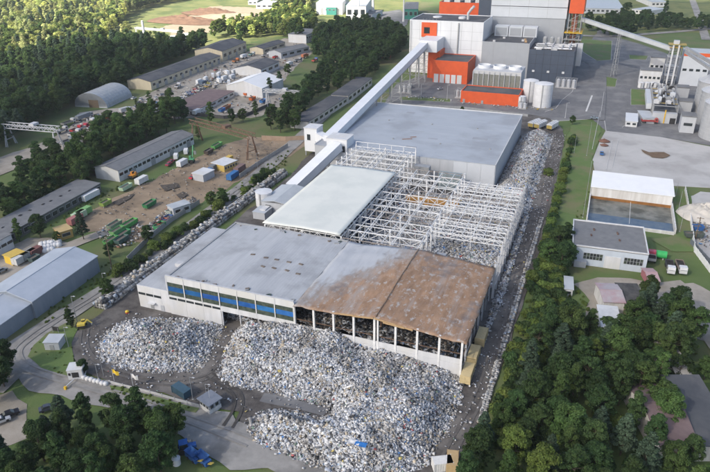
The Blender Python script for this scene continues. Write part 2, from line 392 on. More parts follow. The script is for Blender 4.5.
sheet('grass_verge', [(28,358),(34,346),(48,334),(66,324),(78,330),(72,344),(76,362),(86,374),(70,378),(44,372)], lawn, .5)
# tyre tracks worn into the yard and roads
def tracks(px, offs, w, mat):
    pts = smooth_line([G(*p) for p in px], 3)
    for o_ in offs:
        l = []
        for i, p in enumerate(pts):
            d = (pts[min(i+1, len(pts)-1)]-pts[max(i-1, 0)]).normalized(); nn = Vector((-d.y, d.x)); k = o_+.5*noise.noise(Vector((p.x*.05, p.y*.05, o_)))
            ww = w*(.6+.5*abs(noise.noise(Vector((p.x*.15, p.y*.15, o_+4))))); l.append((p+nn*(k+ww/2), p+nn*(k-ww/2)))
        LAYER[0] += .002; k = len(l); me = bpy.data.meshes.new('tyre_track')
        me.from_pydata([(q[0].x, q[0].y, LAYER[0]) for q in l]+[(q[1].x, q[1].y, LAYER[0]) for q in l], [], [(i+k, i+1+k, i+1, i) for i in range(k-1)]); me.update(); me.materials.append(mat)
        o = bpy.data.objects.new('tyre_track', me); col.objects.link(o); struct(o)
tr_pale = pm('track_pale', (.10,.094,.09), (.13,.122,.116), .4, .95, .3, 4); tr_dark = pm('track_dark', (.05,.046,.044), (.08,.075,.07), .4, .95, .3, 4); tr_earth = pm('track_earth', (.20,.152,.105), (.25,.195,.137), .4, .95, .3, 4); tr_road = pm('track_road', (.205,.2,.19), (.25,.243,.232), .4, .95, .2, 4)
tracks([(415,520),(446,458),(470,418),(488,376),(505,330),(520,285),(533,246),(548,190),(558,150)], (-1.2,1.1), 1.0, tr_pale)
tracks([(86,330),(84,346),(96,364),(130,376),(170,384),(204,380),(222,366),(240,330)], (-1.4,.6), 1.0, tr_pale); tracks([(210,376),(226,386),(240,396),(238,412),(228,428)], (-1.2,.9), 1.1, tr_dark)
tracks([(262,172),(222,204),(170,244),(124,280),(90,300),(58,320),(28,340),(14,354),(24,368),(60,380),(130,400),(190,420),(250,444)], (-1.0,1.2), 1.0, tr_road)
# painted markings of the plant's roads
mk = pm('road_paint', (.62,.62,.60), (.5,.5,.49), 1, .8)
for a, b, w in (((592,150),(600,112),.18), ((612,168),(618,140),.15), ((606,170),(612,141),.15), ((586,112),(592,96),1.0), ((600,118),(604,92),.18), ((622,128),(632,120),.18)):
    p, q = G(*a), G(*b); LAYER[0] += .006
    m_ = MB(); d = (q-p).normalized(); nn = Vector((-d.y, d.x, 0))*w/2
    m_.add([(p+nn).to_tuple()[:2]+(LAYER[0],), (p-nn).to_tuple()[:2]+(LAYER[0],), (q-nn).to_tuple()[:2]+(LAYER[0],), (q+nn).to_tuple()[:2]+(LAYER[0],)], [(0,1,2,3)])
    struct(m_.build('road_marking', mk))
sheet('earth_patch', [(640,150),(650,153),(664,153),(669,156),(664,159),(652,158)], pm('mud', (.12,.08,.05), (.17,.12,.08), .4, .97, .5, 3), .8)
for p in ([(112,203),(128,196),(134,194),(130,199),(118,206)], [(160,186),(176,184),(180,188),(166,192)], [(176,196),(184,192),(188,196),(180,200)]):
    sheet('mud_patch', p, pm('dark_mud', (.06,.05,.042), (.10,.085,.07), .4, .9, .5, 3), .8)

# unseen cloud added out of view, outline shaped so its shadow covers the works (the photograph's forest beyond it is in full sun)
def make_cloud(name, label, gpoly, alt, thick, seed):
    off = SUN*(alt/SUN.z)
    xs = np.array([p[0] for p in gpoly]); ys = np.array([p[1] for p in gpoly]); st = 22.0
    X, Y = np.meshgrid(np.arange(xs.min()-60, xs.max()+60, st), np.arange(ys.min()-60, ys.max()+60, st), indexing='ij')
    JX = np.zeros_like(X); JZ = np.zeros_like(X)
    for i in range(X.shape[0]):
        for j in range(X.shape[1]):
            v = Vector((X[i,j]*.008, Y[i,j]*.008, seed)); JX[i,j] = noise.fractal(v, 1.0, 2.0, 4)*26; JZ[i,j] = noise.fractal(v*2.5, 1.0, 2.0, 4)
    D = edgedist(gpoly, X, Y)*np.where(inside(gpoly, X, Y), 1, -1)+JX
    T = np.clip(D/90, 0, 1)**.5*thick*(1+.35*JZ)
    keep = D > 0; vs = []; fs = []; idt = {}; idb = {}
    def vt(i, j):
        if (i,j) not in idt: idt[(i,j)] = len(vs); vs.append((X[i,j], Y[i,j], T[i,j]))
        return idt[(i,j)]
    def vb(i, j):
        if D[i,j] <= 0: return vt(i, j)
        if (i,j) not in idb: idb[(i,j)] = len(vs); vs.append((X[i,j], Y[i,j], -T[i,j]*.3))
        return idb[(i,j)]
    for i in range(X.shape[0]-1):
        for j in range(X.shape[1]-1):
            if keep[i:i+2, j:j+2].any():
                q = [(i,j),(i+1,j),(i+1,j+1),(i,j+1)]
                fs.append(tuple(vt(*p) for p in q)); fs.append(tuple(vb(*p) for p in reversed(q)))
    me = bpy.data.meshes.new(name); me.from_pydata(vs, [], fs); me.update()
    me.polygons.foreach_set('use_smooth', [True]*len(me.polygons))
    m = bpy.data.materials.get('cloud')
    if not m:
        m = bpy.data.materials.new('cloud'); m.use_nodes = True; n = m.node_tree.nodes; L = m.node_tree.links
        tr = n.new('ShaderNodeBsdfTransparent'); df = n.new('ShaderNodeBsdfDiffuse'); df.inputs[0].default_value = (.85,.87,.9,1)
        tl = n.new('ShaderNodeBsdfTranslucent'); tl.inputs[0].default_value = (.85,.87,.9,1)
        m1 = n.new('ShaderNodeMixShader'); m1.inputs[0].default_value = .5; L.new(df.outputs[0], m1.inputs[1]); L.new(tl.outputs[0], m1.inputs[2])
        m2 = n.new('ShaderNodeMixShader'); m2.inputs[0].default_value = .66; L.new(tr.outputs[0], m2.inputs[1]); L.new(m1.outputs[0], m2.inputs[2]); L.new(m2.outputs[0], n['Material Output'].inputs[0])
    me.materials.append(m)
    o = bpy.data.objects.new(name, me); col.objects.link(o); o.location = off
    tag(o, label, 'cloud'); o['kind'] = 'structure'
    return o
edge = [(-120,200),(-40,124),(0,104),(50,82),(100,66),(150,58),(200,52),(250,45),(300,37),(340,28),(420,12),(520,-4)]
cp = [tuple(G(*p)[:2]) for p in edge]+[(250,1050),(330,500),(240,120),(60,40),(-330,40)]
make_cloud('cloud', 'unseen cloud out of view, shaped to shade the works', cp, 1500, 60, 3)
# ================================================================== waste: bales and loose scraps (uncountable: stuff)
waste_mat = pm('waste', (1,1,1), (.72,.72,.72), 2.2, .75, attr='tint', detail=3)
def waste_core():
    m = bpy.data.materials.new('waste_core'); m.use_nodes = True; n = m.node_tree.nodes; L = m.node_tree.links; b = n['Principled BSDF']; b.inputs['Roughness'].default_value = .85
    g = n.new('ShaderNodeNewGeometry'); v = n.new('ShaderNodeTexVoronoi'); v.inputs['Scale'].default_value = 2.4; L.new(g.outputs['Position'], v.inputs['Vector'])
    s = n.new('ShaderNodeSeparateColor'); L.new(v.outputs['Color'], s.inputs[0]); r = n.new('ShaderNodeValToRGB'); r.color_ramp.interpolation = 'CONSTANT'
    e = r.color_ramp.elements; e[0].position = 0; e[0].color = (.05,.05,.055,1); e[1].position = .25; e[1].color = (.18,.185,.20,1)
    for p, c in ((.45,(.33,.34,.36)),(.65,(.5,.51,.53)),(.88,(.34,.42,.52))): k = e.new(p); k.color = (*c,1)
    L.new(s.outputs[0], r.inputs[0]); L.new(r.outputs[0], b.inputs['Base Color']); return m
soil_waste = waste_core()
PAL = [((.66,.67,.68),.28),((.50,.51,.53),.24),((.36,.37,.39),.17),((.15,.155,.17),.11),((.045,.047,.052),.06),((.42,.46,.53),.06),((.10,.24,.52),.010),((.46,.40,.31),.07),((.22,.32,.28),.010),((.50,.14,.14),.005),((.58,.48,.18),.005)]
BURNTPAL = [((.03,.03,.03),.5),((.07,.065,.06),.25),((.13,.11,.09),.15),((.3,.29,.28),.07),((.1,.14,.22),.03)]
def boxes(name, P, S, yaw, tilt, colr, mat, parent):
    """N small blocks as one mesh with a tint per block"""
    n = len(P)
    cube = np.array([(-1,-1,-1),(1,-1,-1),(1,1,-1),(-1,1,-1),(-1,-1,1),(1,-1,1),(1,1,1),(-1,1,1)], float)*.5
    v = cube[None]*S[:,None,:]
    v = v*(1+.28*(rng.random(v.shape)-.5))
    cx, sx = np.cos(tilt[:,0])[:,None], np.sin(tilt[:,0])[:,None]
    y, z = v[:,:,1]*cx-v[:,:,2]*sx, v[:,:,1]*sx+v[:,:,2]*cx; v[:,:,1], v[:,:,2] = y, z
    cx, sx = np.cos(tilt[:,1])[:,None], np.sin(tilt[:,1])[:,None]
    x, z = v[:,:,0]*cx+v[:,:,2]*sx, -v[:,:,0]*sx+v[:,:,2]*cx; v[:,:,0], v[:,:,2] = x, z
    cx, sx = np.cos(yaw)[:,None], np.sin(yaw)[:,None]
    x, y = v[:,:,0]*cx-v[:,:,1]*sx, v[:,:,0]*sx+v[:,:,1]*cx; v[:,:,0], v[:,:,1] = x, y
    v = (v+P[:,None,:]).reshape(-1,3)
    fq = np.array([(3,2,1,0),(4,5,6,7),(0,1,5,4),(1,2,6,5),(2,3,7,6),(3,0,4,7)])
    f = (fq[None]+(np.arange(n)*8)[:,None,None]).reshape(-1)
    me = bpy.data.meshes.new(name); me.vertices.add(n*8); me.vertices.foreach_set('co', v.reshape(-1))
    me.loops.add(n*24); me.loops.foreach_set('vertex_index', f)
    me.polygons.add(n*6); me.polygons.foreach_set('loop_start', np.arange(n*6)*4); me.update(calc_edges=True)
    ca = me.attributes.new('tint', 'FLOAT_COLOR', 'CORNER')
    cc = np.ones((n,24,4)); cc[:,:,:3] = colr[:,None,:]; ca.data.foreach_set('color', cc.reshape(-1))
    me.materials.append(mat); me.validate()
    o = bpy.data.objects.new(name, me); col.objects.link(o); o['kind'] = 'stuff'
    if parent: o.parent = parent
    return o
def pick(pal, n):
    c = np.array([p[0] for p in pal]); w = np.array([p[1] for p in pal]); k = rng.choice(len(pal), n, p=w/w.sum())
    return c[k]*(.8+.4*rng.random((n,1)))
def fbm(X, Y, s, seed):
    o = np.zeros(X.shape)
    it = np.nditer([X, Y, o], op_flags=[['readonly'],['readonly'],['writeonly']])
    for x, y, r in it: r[...] = noise.fractal(Vector((float(x)*s, float(y)*s, seed)), 1.0, 2.0, 3)
    return o
def heap(label, poly, hmax, edge, dens, size, pal=PAL, taper=None, seed=1, hfun=None, name='waste_heap', z0=0.0):
    poly = [tuple(p[:2]) for p in poly]; taper = [tuple(p[:2]) for p in taper] if taper else poly
    xs = [p[0] for p in poly]; ys = [p[1] for p in poly]; st = 1.5
    gx = np.arange(min(xs)-st, max(xs)+2*st, st); gy = np.arange(min(ys)-st, max(ys)+2*st, st)
    X, Y = np.meshgrid(gx, gy, indexing='ij')
    D = np.where(inside(taper, X, Y), edgedist(taper, X, Y), 0)
    t = np.clip(D/edge, 0, 1); H = hmax*(t*t*(3-2*t))
    if hfun is not None: H = H*hfun(X, Y)
    H = H*(1+.35*fbm(X, Y, .09, seed))+t*.35*fbm(X, Y, .5, seed+3)
    H = np.maximum(H, 0)+z0
    ins = inside(poly, X, Y); vs = []; fs = []; ids = {}
    def vid(i, j):
        if (i,j) not in ids: ids[(i,j)] = len(vs); vs.append((X[i,j], Y[i,j], H[i,j]+.06))
        return ids[(i,j)]
    for i in range(len(gx)-1):
        for j in range(len(gy)-1):
            if ins[i:i+2, j:j+2].all(): fs.append((vid(i,j), vid(i+1,j), vid(i+1,j+1), vid(i,j+1)))
    me = bpy.data.meshes.new(name); me.from_pydata(vs, [], fs); me.update(); me.materials.append(soil_waste)
    o = bpy.data.objects.new(name, me); col.objects.link(o); tag(o, label, 'waste heap')
    area = ins.sum()*st*st; n = int(area*dens*1.02)
    bw, bh = max(xs)-min(xs), max(ys)-min(ys); k = int(n*bw*bh/area*1.3)+50
    Q = rng.random((k,2))*[bw,bh]+[min(xs),min(ys)]
    Q = Q[inside(poly, Q[:,0], Q[:,1])][:n]; n = len(Q)
    fx = (Q[:,0]-gx[0])/st; fy = (Q[:,1]-gy[0])/st; i = np.clip(fx.astype(int), 0, len(gx)-2); j = np.clip(fy.astype(int), 0, len(gy)-2); u = fx-i; w = fy-j
    Z = H[i,j]*(1-u)*(1-w)+H[i+1,j]*u*(1-w)+H[i,j+1]*(1-u)*w+H[i+1,j+1]*u*w
    S = size[0]+(size[1]-size[0])*rng.random((n,3))**1.8; S[:,2] *= .7
    big = rng.random(n) < .035; S[big] *= [2.4,1.7,.5]; lng = rng.random(n) < .06; S[lng] *= [2.2,.6,.6]
    P = np.stack([Q[:,0], Q[:,1], Z+S[:,2]*(.05+.45*rng.random(n))], 1)
    tint = pick(pal, n)
    if pal is PAL:
        dirt = np.array([noise.noise(Vector((q[0]*.16, q[1]*.16, seed))) for q in Q]); tint = tint*np.where(dirt > .12, .78, 1.0)[:,None]*np.where((dirt > .12)[:,None], [1.0,.96,.90], [1,1,1])
    boxes('waste', P, S, rng.random(n)*6.28, (rng.random((n,2))-.5)*1.3, tint, waste_mat, o)
    return o
def GP(px): return [tuple(G(*p)[:2]) for p in px]

# ================================================================== front hall: left half clad, right half burnt out
X0, XS, X1, Y0, Y1 = -114.5, -71.5, -23.5, 134.5, 175.5
hall = thing('waste_hall', 'long waste hall, left half with blue windows, right half burnt out and rusty', 'hall', (-69, 155, 0), world=True)
bw = (XS-X0)/7
for i in range(7):
    a, b = X0+bw*i, X0+bw*(i+1)
    for z0_, z1_ in ((11.7,13.9),(5.3,7.1))+(((0,5.297),) if i not in (3,4,5) else ()): MB().box(a+.02, b-.02, Y0, Y0+.3, z0_, z1_).build('wall_panel', wall_white, hall)
    w = MB().box(a+.2, b-.2, Y0+.14, Y0+.24, 7.1, 11.7).build('window', glass_green, hall)
    MB().box(a+.22, b-.22, Y0+.10, Y0+.137, 8.6, 10.2).build('pane', glass_blue, w)
    if i < 3:
        for k in (0, 1): MB().box(a+.25+k*bw/2, a+bw/2-.1+k*bw/2, Y0-.05, Y0-.01, 5.7, 6.45).build('window', glass, hall)
    if i in (3, 4, 5):
        d = MB().box(a-.05+.3, a+.55, Y0-.06, Y0+.4, 0, 5.28); d.build('door_post', wall_white, hall)
for i in range(8):
    x = X0+bw*i; MB().box(x-.16, x+.16, Y0-.1, Y0-.012, 6.9, 13.6).build('pilaster', wall_white, hall)
MB().box(X0-.05, XS, Y0-.12, Y0+.42, 13.905, 14.03).build('coping', steel_pale, hall)
# side, back and inner walls
MB().box(X0, X0+.3, Y0+.31, Y1, 0, 12.6).build('wall', wall_white, hall)
MB().box(X0, XS, Y1-.3, Y1, 0, 12.6).build('wall', wall_white, hall)
MB().box(XS+.01, X1, Y1-.3, Y1, 0, 12.0).build('wall', soot, hall)
# roofs
def ridge_roof(x0, x1, y0, y1, ze, zr, th=.3):
    m = MB(); xm = (x0+x1)/2
    return m.extr_y([(x0,ze),(xm,zr),(x1,ze),(x1,ze+th),(xm,zr+th),(x0,ze+th)], y0, y1)
rl = ridge_roof(X0-.2, XS+.1, Y0+.43, Y1+.3, 12.6, 13.25).build('roof', roof_hall, hall)
MB().box(X0-.35, X0+.25, Y0+.43, Y1+.4, 12.92, 13.15).build('gutter', steel_grey, rl)
MB().box(X0-.2, XS, Y1+.1, Y1+.5, 12.7, 13.35).build('roof_edge', steel_grey, rl)
debris = pm('roof_debris', (.12,.10,.09), (.2,.17,.14), 1, .95)
for px, py in ((253,254.7),(266,258),(276.7,259.7),(289,261.8),(301,263.6),(263,266.6),(274,268),(287,270),(298,273)):
    g_ = G(px, py, 13.4); v = MB(); z = 12.9+.65*(1-abs(g_.x+93)/21.5)
    v.obox((g_.x,g_.y), 1.5, .8, z-.1, z+.14, .3*math.sin(px)); v.obox((g_.x+.2,g_.y-.1), .8, .4, z+.14, z+.22, px); v.build('roof_vent', debris, rl)
for k in range(26):
    x = X0+2+rng.random()*40; y = Y0+.9+rng.random()*1.6 if k < 15 else Y1-.5-rng.random()*2.2
    z = 12.9+.65*(1-abs(x+93)/21.5); s = .3+rng.random()*.5
    MB().obox((x, y), s*1.8, s, z, z+.12+s*.3, rng.random()*3).build('roof_scrap', [debris, steel_grey, glass_green][k % 3], rl)
# burnt roof: sagging sheet with ragged edges
br = MB(); nx, ny = 40, 30; xa, xb, ya, yb = XS+.15, X1+1.2, Y0-.5, Y1+.6
gr = []
for s_ in (0, 1):
    for i in range(nx+1):
        for j in range(ny+1):
            x = xa+(xb-xa)*i/nx; y = ya+(yb-ya)*j/ny
            z = 12.1+2.3*(1-abs(x+47.5)/24.5)+.75*max(0,(-55-x)/16.5)**2
            z += .28*noise.noise(Vector((x*.18, y*.18, 2)))+.16*noise.noise(Vector((x*.7, y*.7, 5)))-.45*max(0,noise.noise(Vector((x*.11, y*.13, 9)))-.1)
            if j in (0, ny): y += .7*noise.noise(Vector((x*.4, 3, j)))
            if i == nx: x += .6*noise.noise(Vector((y*.4, 7, 1)))
            gr.append((x, y, z-.18*s_))
K = (nx+1)*(ny+1); fs = []
for i in range(nx):
    for j in range(ny):
        a = i*(ny+1)+j; q = (a, a+ny+1, a+ny+2, a+1); fs += [q, tuple(t+K for t in reversed(q))]
for i in range(nx):
    for j in (0, ny):
        a = i*(ny+1)+j; b = a+ny+1; fs.append((a, a+K, b+K, b) if j == 0 else (b, b+K, a+K, a))
for j in range(ny):
    for i in (0, nx):
        a = i*(ny+1)+j; b = a+1; fs.append((b, b+K, a+K, a) if i == 0 else (a, a+K, b+K, b))
br.add(gr, fs); ro = br.build('roof', burnt, hall, True); ro['label'] = 'burnt rusty gable roof with ash-grey patches'
# seams of the burnt roof deck
for k in (4,):
    x = xa+6.05*k; z = 12.1+2.3*(1-abs(x+47.5)/24.5)+.32
    m_ = MB(); yy = np.linspace(ya+.3, yb-.3, 10)
    for y, y2 in zip(yy, yy[1:]): m_.beam((x+.15*noise.noise(Vector((x, y, 0))), y, z+.28*noise.noise(Vector((x*.18, y*.18, 2)))-.12), (x+.15*noise.noise(Vector((x, y2, 0))), y2, z+.28*noise.noise(Vector((x*.18, y2*.18, 2)))-.12), .22, .18)
    m_.build('roof_seam', pm('rust_seam', (.26,.19,.13), (.2,.13,.09), 1, .9), ro)
for p, q in (((-59.5,134.1,13.05),(-53.4,134.0,13.75)), ((-53.6,133.9,13.6),(-47.6,133.9,14.25)), ((-47.4,133.9,14.3),(-41.5,133.9,13.65)), ((-42.3,134.0,13.6),(-36.6,133.9,13.0)), ((-44.8,133.7,13.7),(-38.8,133.8,13.2))):
    MB().beam(p, q, .12, .5).build('fascia_board', plank, ro)
# burnt front: columns, lower panels, tie rail
for i in range(9):
    x = XS+6*i
    zt = 12.0+2.3*(1-abs(x+47.5)/24.5)
    cb = MB().box(x-.28, x+.28, Y0-.05, Y0+.5, 0, zt)
    cb.build('column', steel_white, hall)
    if i == 4: MB().box(x+.75, x+1.2, Y0-.03, Y0+.48, 0, zt-.1).build('column', steel_white, hall)
    if i < 8:
        m_ = MB(); b_ = 1.62
        for k in range(4): m_.box(x+.3, x+5.7, Y0+.02+.05*(k % 2), Y0+.3, b_*k+.01, b_*(k+1)-.02)
        m_.build('wall_panel', wall_white, hall)
        MB().beam((x+.3, Y0+.45, 8.0), (x+5.7, Y0+.45, 8.0), .16).build('rail', steel_rust, hall)
# burnt right side: columns, rails, charred sheets
for j in range(8):
    y = Y0+.25+5.8*j
    if j: MB().box(X1-.3, X1+.25, y-.25, y+.25, 0, 12.0).build('column', steel_pale if j % 3 else steel_grey, hall)
    if j < 7:
        MB().box(X1-.1, X1+.05, y+.3, y+5.5, 0, 2.2+2.4*((j*7) % 3)/2).build('wall_panel', wall_dirty if j in (0, 1) else pm('charred', (.10,.09,.085), (.22,.21,.20), .5, .95), hall)
        for z in (6.2, 9.4): MB().beam((X1, y, z), (X1, y+5.8, z), .18).build('rail', steel_rust, hall)
# inner columns and roof trusses under the burnt roof
for j in range(1, 7):
    y = Y0+5.8*j
    m_ = MB(); m_.beam((XS, y, 11.0), (X1-.4, y, 11.0), .25); m_.beam((XS, y, 11.7), (-47.5, y, 13.7), .25); m_.beam((-47.5, y, 13.7), (X1-.4, y, 11.7), .25)
    for k in range(12): m_.beam((XS+4*k, y, 11.0), (XS+4*k+2, y, 11.7+2.0*(1-abs(XS+4*k+2+47.5)/24)), .14); m_.beam((XS+4*k+2, y, 11.7+2.0*(1-abs(XS+4*k+2+47.5)/24)), (min(XS+4*k+4, X1-.4), y, 11.0), .14)
    m_.build('truss', steel_rust, hall)
    MB().box(-47.7, -47.3, y-.2, y+.2, 0, 13.6).build('column', steel_rust, hall)
heap('charred waste spilling about inside the burnt-out half of the long hall', [(XS+1,Y0+.8),(X1-.8,Y0+.8),(X1-.8,Y1-1),(XS+1,Y1-1)], 6.2, 6, 1.6, (.3,1.2), BURNTPAL, taper=[(XS-20,Y0-7),(X1+2,Y0-7),(X1+2,Y1+20),(XS-20,Y1+20)], seed=11)
heap('pale waste lying behind the three door openings of the long hall', [(X0+14,Y0+3),(XS-1,Y0+3),(XS-1,Y1-2),(X0+14,Y1-2)], 3.5, 7, .7, (.3,1.2), BURNTPAL, seed=12)
# annex
an = thing('annex', 'low white lean-to annex with strip windows at the left end of the long hall', 'annex', (-121, 155, 0), world=True)
AX0, AX1, AY1, AZ_ = -126.3, -114.55, 178.5, 8.0
a = MB(); a.box(AX0, AX1, Y0+.5, AY1, 0, AZ_-.3); a.build('wall', wall_white, an)
for i in range(4):
    xa_, xb_ = AX0+.02+i*2.93, AX0+2.91+i*2.93
    MB().box(xa_, xb_, Y0+.2, Y0+.495, 0, AZ_+.2).build('wall_panel', wall_white, an)
    if i < 3: MB().box(xa_+.2, xb_-.1, Y0+.12, Y0+.19, 4.9, 5.7).build('window', glass, an)
MB().box(AX0+4.2, AX0+5.4, Y0+.1, Y0+.19, 0, 2.2).build('door', steel_grey, an)
cn = MB(); cn.box(AX0+3.7, AX0+6.3, Y0-1.0, Y0+.19, 2.7, 2.85); cn.build('canopy', wall_white, an)
MB().box(AX0+8.0, AX0+9.3, Y0+.1, Y0+.19, 0, 2.4).build('door', wall_grey, an)
ra = MB().box(AX0-.2, AX1-.02, Y0+.5, AY1+.2, AZ_-.298, AZ_).build('roof', roof_hall, an)
for x, y, s in ((-118.5,148,1.2),(-117.6,151,1.0),(-120.5,150,1.5),(-118,158,.8),(-119.3,146,.9)):
    u = MB(); u.box(x-s, x+s, y-s*.7, y+s*.7, AZ_+.02, AZ_+.6+s*.3); u.box(x-s*.8, x+s*.8, y-s*.5, y+s*.5, AZ_+.6+s*.3, AZ_+.7+s*.3); u.build('roof_unit', steel_pale, ra)

# ================================================================== stripped steel frame between the two halls
steel_sooty = pm('steel_sooty', (.34,.32,.31), (.20,.17,.15), .5, .7)
fr = thing('steel_frame', 'stripped white steel frame of a hall, lattice trusses open to the sky', 'steel frame', (-63, 220, 0), world=True)
def truss_x(x0, x1, y, zt, dep, n, w=.24, d=.16):
    m = MB(); m.beam((x0,y,zt), (x1,y,zt), w); m.beam((x0,y,zt-dep), (x1,y,zt-dep), w); st = (x1-x0)/n
    for i in range(n+1):
        x = x0+st*i; m.beam((x,y,zt-dep+w/2), (x,y,zt-w/2), d)
        if i < n:
            a, b = (zt-dep, zt) if i % 2 == 0 else (zt, zt-dep)
            m.beam((x,y,a), (x+st,y,b), d)
    return m
def truss_y(x, y0, y1, zt, dep, n, w=.2, d=.14):
    m = MB(); m.beam((x,y0,zt), (x,y1,zt), w); m.beam((x,y0,zt-dep), (x,y1,zt-dep), w); st = (y1-y0)/n
    for i in range(n+1):
        y = y0+st*i; m.beam((x,y,zt-dep+w/2), (x,y,zt-w/2), d)
        if i < n:
            a, b = (zt-dep, zt) if i % 2 == 0 else (zt, zt-dep)
            m.beam((x,y,a), (x,y+st,b), d)
    return m
YS = [177.3+6*i for i in range(16)]
for i, y in enumerate(YS):
    truss_x(-103.5, -74.5, y, 13.7, 2.6, 10).build('truss', steel_white, fr)
    for x in (-103.5, -89, -74.5): MB().box(x-.25, x+.25, y-.25, y+.25, 0, 13.6 if i < 11 else 14.6).build('column', steel_white, fr)
    if y < 250:
        truss_x(-74.0, -48.2, y+.3*math.sin(i*5), 13.2+.4*math.sin(i*2), 2.4, 7).build('truss', steel_white if i % 4 else steel_sooty, fr)
        MB().box(-48.2, -47.6, y-.3, y+.3, 0, 13.5).build('column', steel_white, fr)
        if i % 2 == 0: MB().box(-61.3, -60.8, y-.25, y+.25, 0, 13.0).build('column', steel_white, fr)
    if 12 > i >= 0 and y < 244:
        MB().box(-22.9, -22.2, y-.3, y+.3, 0, 13.4-.9*(i < 2)).build('column', steel_pale, fr)
    if 4 <= i < 11: MB().box(-35.2, -34.8, y-.2, y+.2, 0, 12.8).build('column', steel_white, fr)
y = 192.5
for i in range(17):
    truss_x(-47.4, -22.9, y+3.05*i, 13.3-.2*math.sin(i*1.7), 1.8, 8, .22, .15).build('truss', steel_sooty if i in (5,11) else steel_white, fr)
for x in (-100.5,-96,-91,-86,-80,-76.5): MB().beam((x,177,13.95), (x,268,13.95), .2).build('purlin', steel_white, fr)
for x in (-68,-57): truss_y(x, 177.3, 247, 13.6, 1.4, 14).build('purlin', steel_white, fr)
for x, ya_, yb_ in ((-71,177,220),(-63,190,247),(-60,177,210),(-52,200,247)): MB().beam((x,ya_,13.75),(x+.4,yb_,13.75),.16).build('purlin', steel_white, fr)
for x in (-44,-40,-36.5,-33,-29.5,-26): MB().beam((x,192,13.55), (x,242,13.55), .18).build('purlin', steel_white, fr)
for x in (-103.5,-89,-74.5,-48):
    truss_y(x, 177.3, 267 if x < -80 else 249, 13.5, 2.2, 16).build('truss', steel_white, fr)
for z in (3.5, 7.0, 10.2):
    MB().beam((-22.5,177.3,z), (-22.5,243,z), .18).build('rail', steel_pale, fr)
    MB().beam((-103.5,267.3,z+2), (-74.5,267.3,z+2), .2).build('rail', steel_white, fr)
    MB().beam((-103.5,177.3,z), (-103.5,267.3,z), .2).build('rail', steel_white, fr)
# guard posts standing above the frame's rear bays
for i in range(6): MB().beam((-103.5+5.8*i,267.3,13.6), (-103.5+5.8*i,267.3,16.0), .2).build('post', steel_white, fr)
MB().beam((-103.5,267.3,16.0), (-74.5,267.3,16.0), .2).build('rail', steel_white, fr)
for k in range(26):   # loose and bent members
    x = -72+rng.random()*48; y = 180+rng.random()*60; MB().beam((x, y, 8+rng.random()*4), (x+6*(rng.random()-.3), y+5*(rng.random()-.5), 2+rng.random()*6), .22).build('bent_member', steel_white, fr)
# roof membrane still on the left bays
fb = MB(); nx, ny = 16, 32; v = []
for s_ in (0, 1):
    for i in range(nx+1):
        for j in range(ny+1):
            x = -104+29.3*i/nx; y = 176.4+62.3*j/ny; v.append((x, y, 14.5+.35*(1-abs(i/nx-.5)*2)+.07*math.sin(j*math.pi*32/32)+.05*noise.noise(Vector((x*.2, y*.2, 0)))-.1*s_))
K = (nx+1)*(ny+1); fs = []
for i in range(nx):
    for j in range(ny):
        a = i*(ny+1)+j; q = (a, a+ny+1, a+ny+2, a+1); fs += [q, tuple(t+K for t in reversed(q))]
for i in range(nx):
    for j in (0, ny):
        a = i*(ny+1)+j; b = a+ny+1; fs.append((a, a+K, b+K, b) if j == 0 else (b, b+K, a+K, a))
for j in range(ny):
    for i in (0, nx):
        a = i*(ny+1)+j; b = a+1; fs.append((b, b+K, a+K, a) if i == 0 else (a, a+K, b+K, b))
fb.add(v, fs); o = fb.build('roof_membrane', fabric, fr, True); o['label'] = 'smooth white roof covering still in place on the left bays'
# machinery and rubble under the frame
def crate(name, label, cat, x, y, sx, sy, h, mat, rz=0, group=None):
    t = thing(name, label, cat, (x, y, 0), rz, group)
    MB().box(-sx/2, sx/2, -sy/2, sy/2, 0, h).build('body', mat, t)
    MB().box(-sx/2-.06, sx/2+.06, -sy/2-.06, sy/2+.06, h+.002, h+.12).build('lid', mat, t)
    for i in range(int(sx/1.2)): MB().box(-sx/2+.6+1.2*i-.05, -sx/2+.6+1.2*i+.05, -sy/2-.05, -sy/2-.001, .1, h-.1).build('rib', mat, t)
    return t
crate('sorting_machine', 'orange-brown sorting machine deck inside the steel frame', 'machine', -58, 236, 22, 3.0, 6.0, paint((.50,.27,.08)), .05)
crate('baling_press', 'dark blue baling press beneath the white roof covering', 'machine', -80, 214, 7, 4, 5, paint((.03,.08,.22)))
crate('control_cabin', 'grey control cabin standing between tall columns of the frame', 'cabin', -43.5, 193, 3.2, 3.0, 4.2, wall_grey)
crate('hopper', 'blue hopper at the front edge of the steel frame', 'hopper', -86, 184, 8, 4, 6, paint((.05,.16,.30)))
crate('hopper', 'teal hopper at the far edge of the membrane roof', 'hopper', -96, 182, 6, 4, 6, paint((.08,.22,.26)))
crate('loader_cab', 'red and blue loader among the waste under the open trusses', 'loader', -41, 205, 3.2, 2.6, 2.6, paint((.45,.06,.06)), .6)
crate('ventilation_unit', 'steel ventilation unit against the far hall wall, left of two', 'ventilation unit', -70, 263, 7, 3.5, 9.5, steel_grey)
crate('ventilation_unit', 'steel ventilation unit against the far hall wall, right of two', 'ventilation unit', -57, 262.5, 10, 3.5, 7.5, pm('teal_steel', (.25,.31,.33), (.2,.25,.27), .6, .5))
heap('grey and white waste covering the floor under the open trusses', [(-72,178),(-23.2,178),(-23.2,246),(-40,250),(-72,246)], 3.6, 7, 6, (.2,.95), seed=4, taper=[(-84,170),(-15,170),(-15,260),(-84,260)])
heap('dark rubble on the floor beneath the white membrane roof', [(-103,178),(-72.5,178),(-72.5,262),(-103,262)], 1.2, 6, .5, (.3,1.3), BURNTPAL, seed=5)

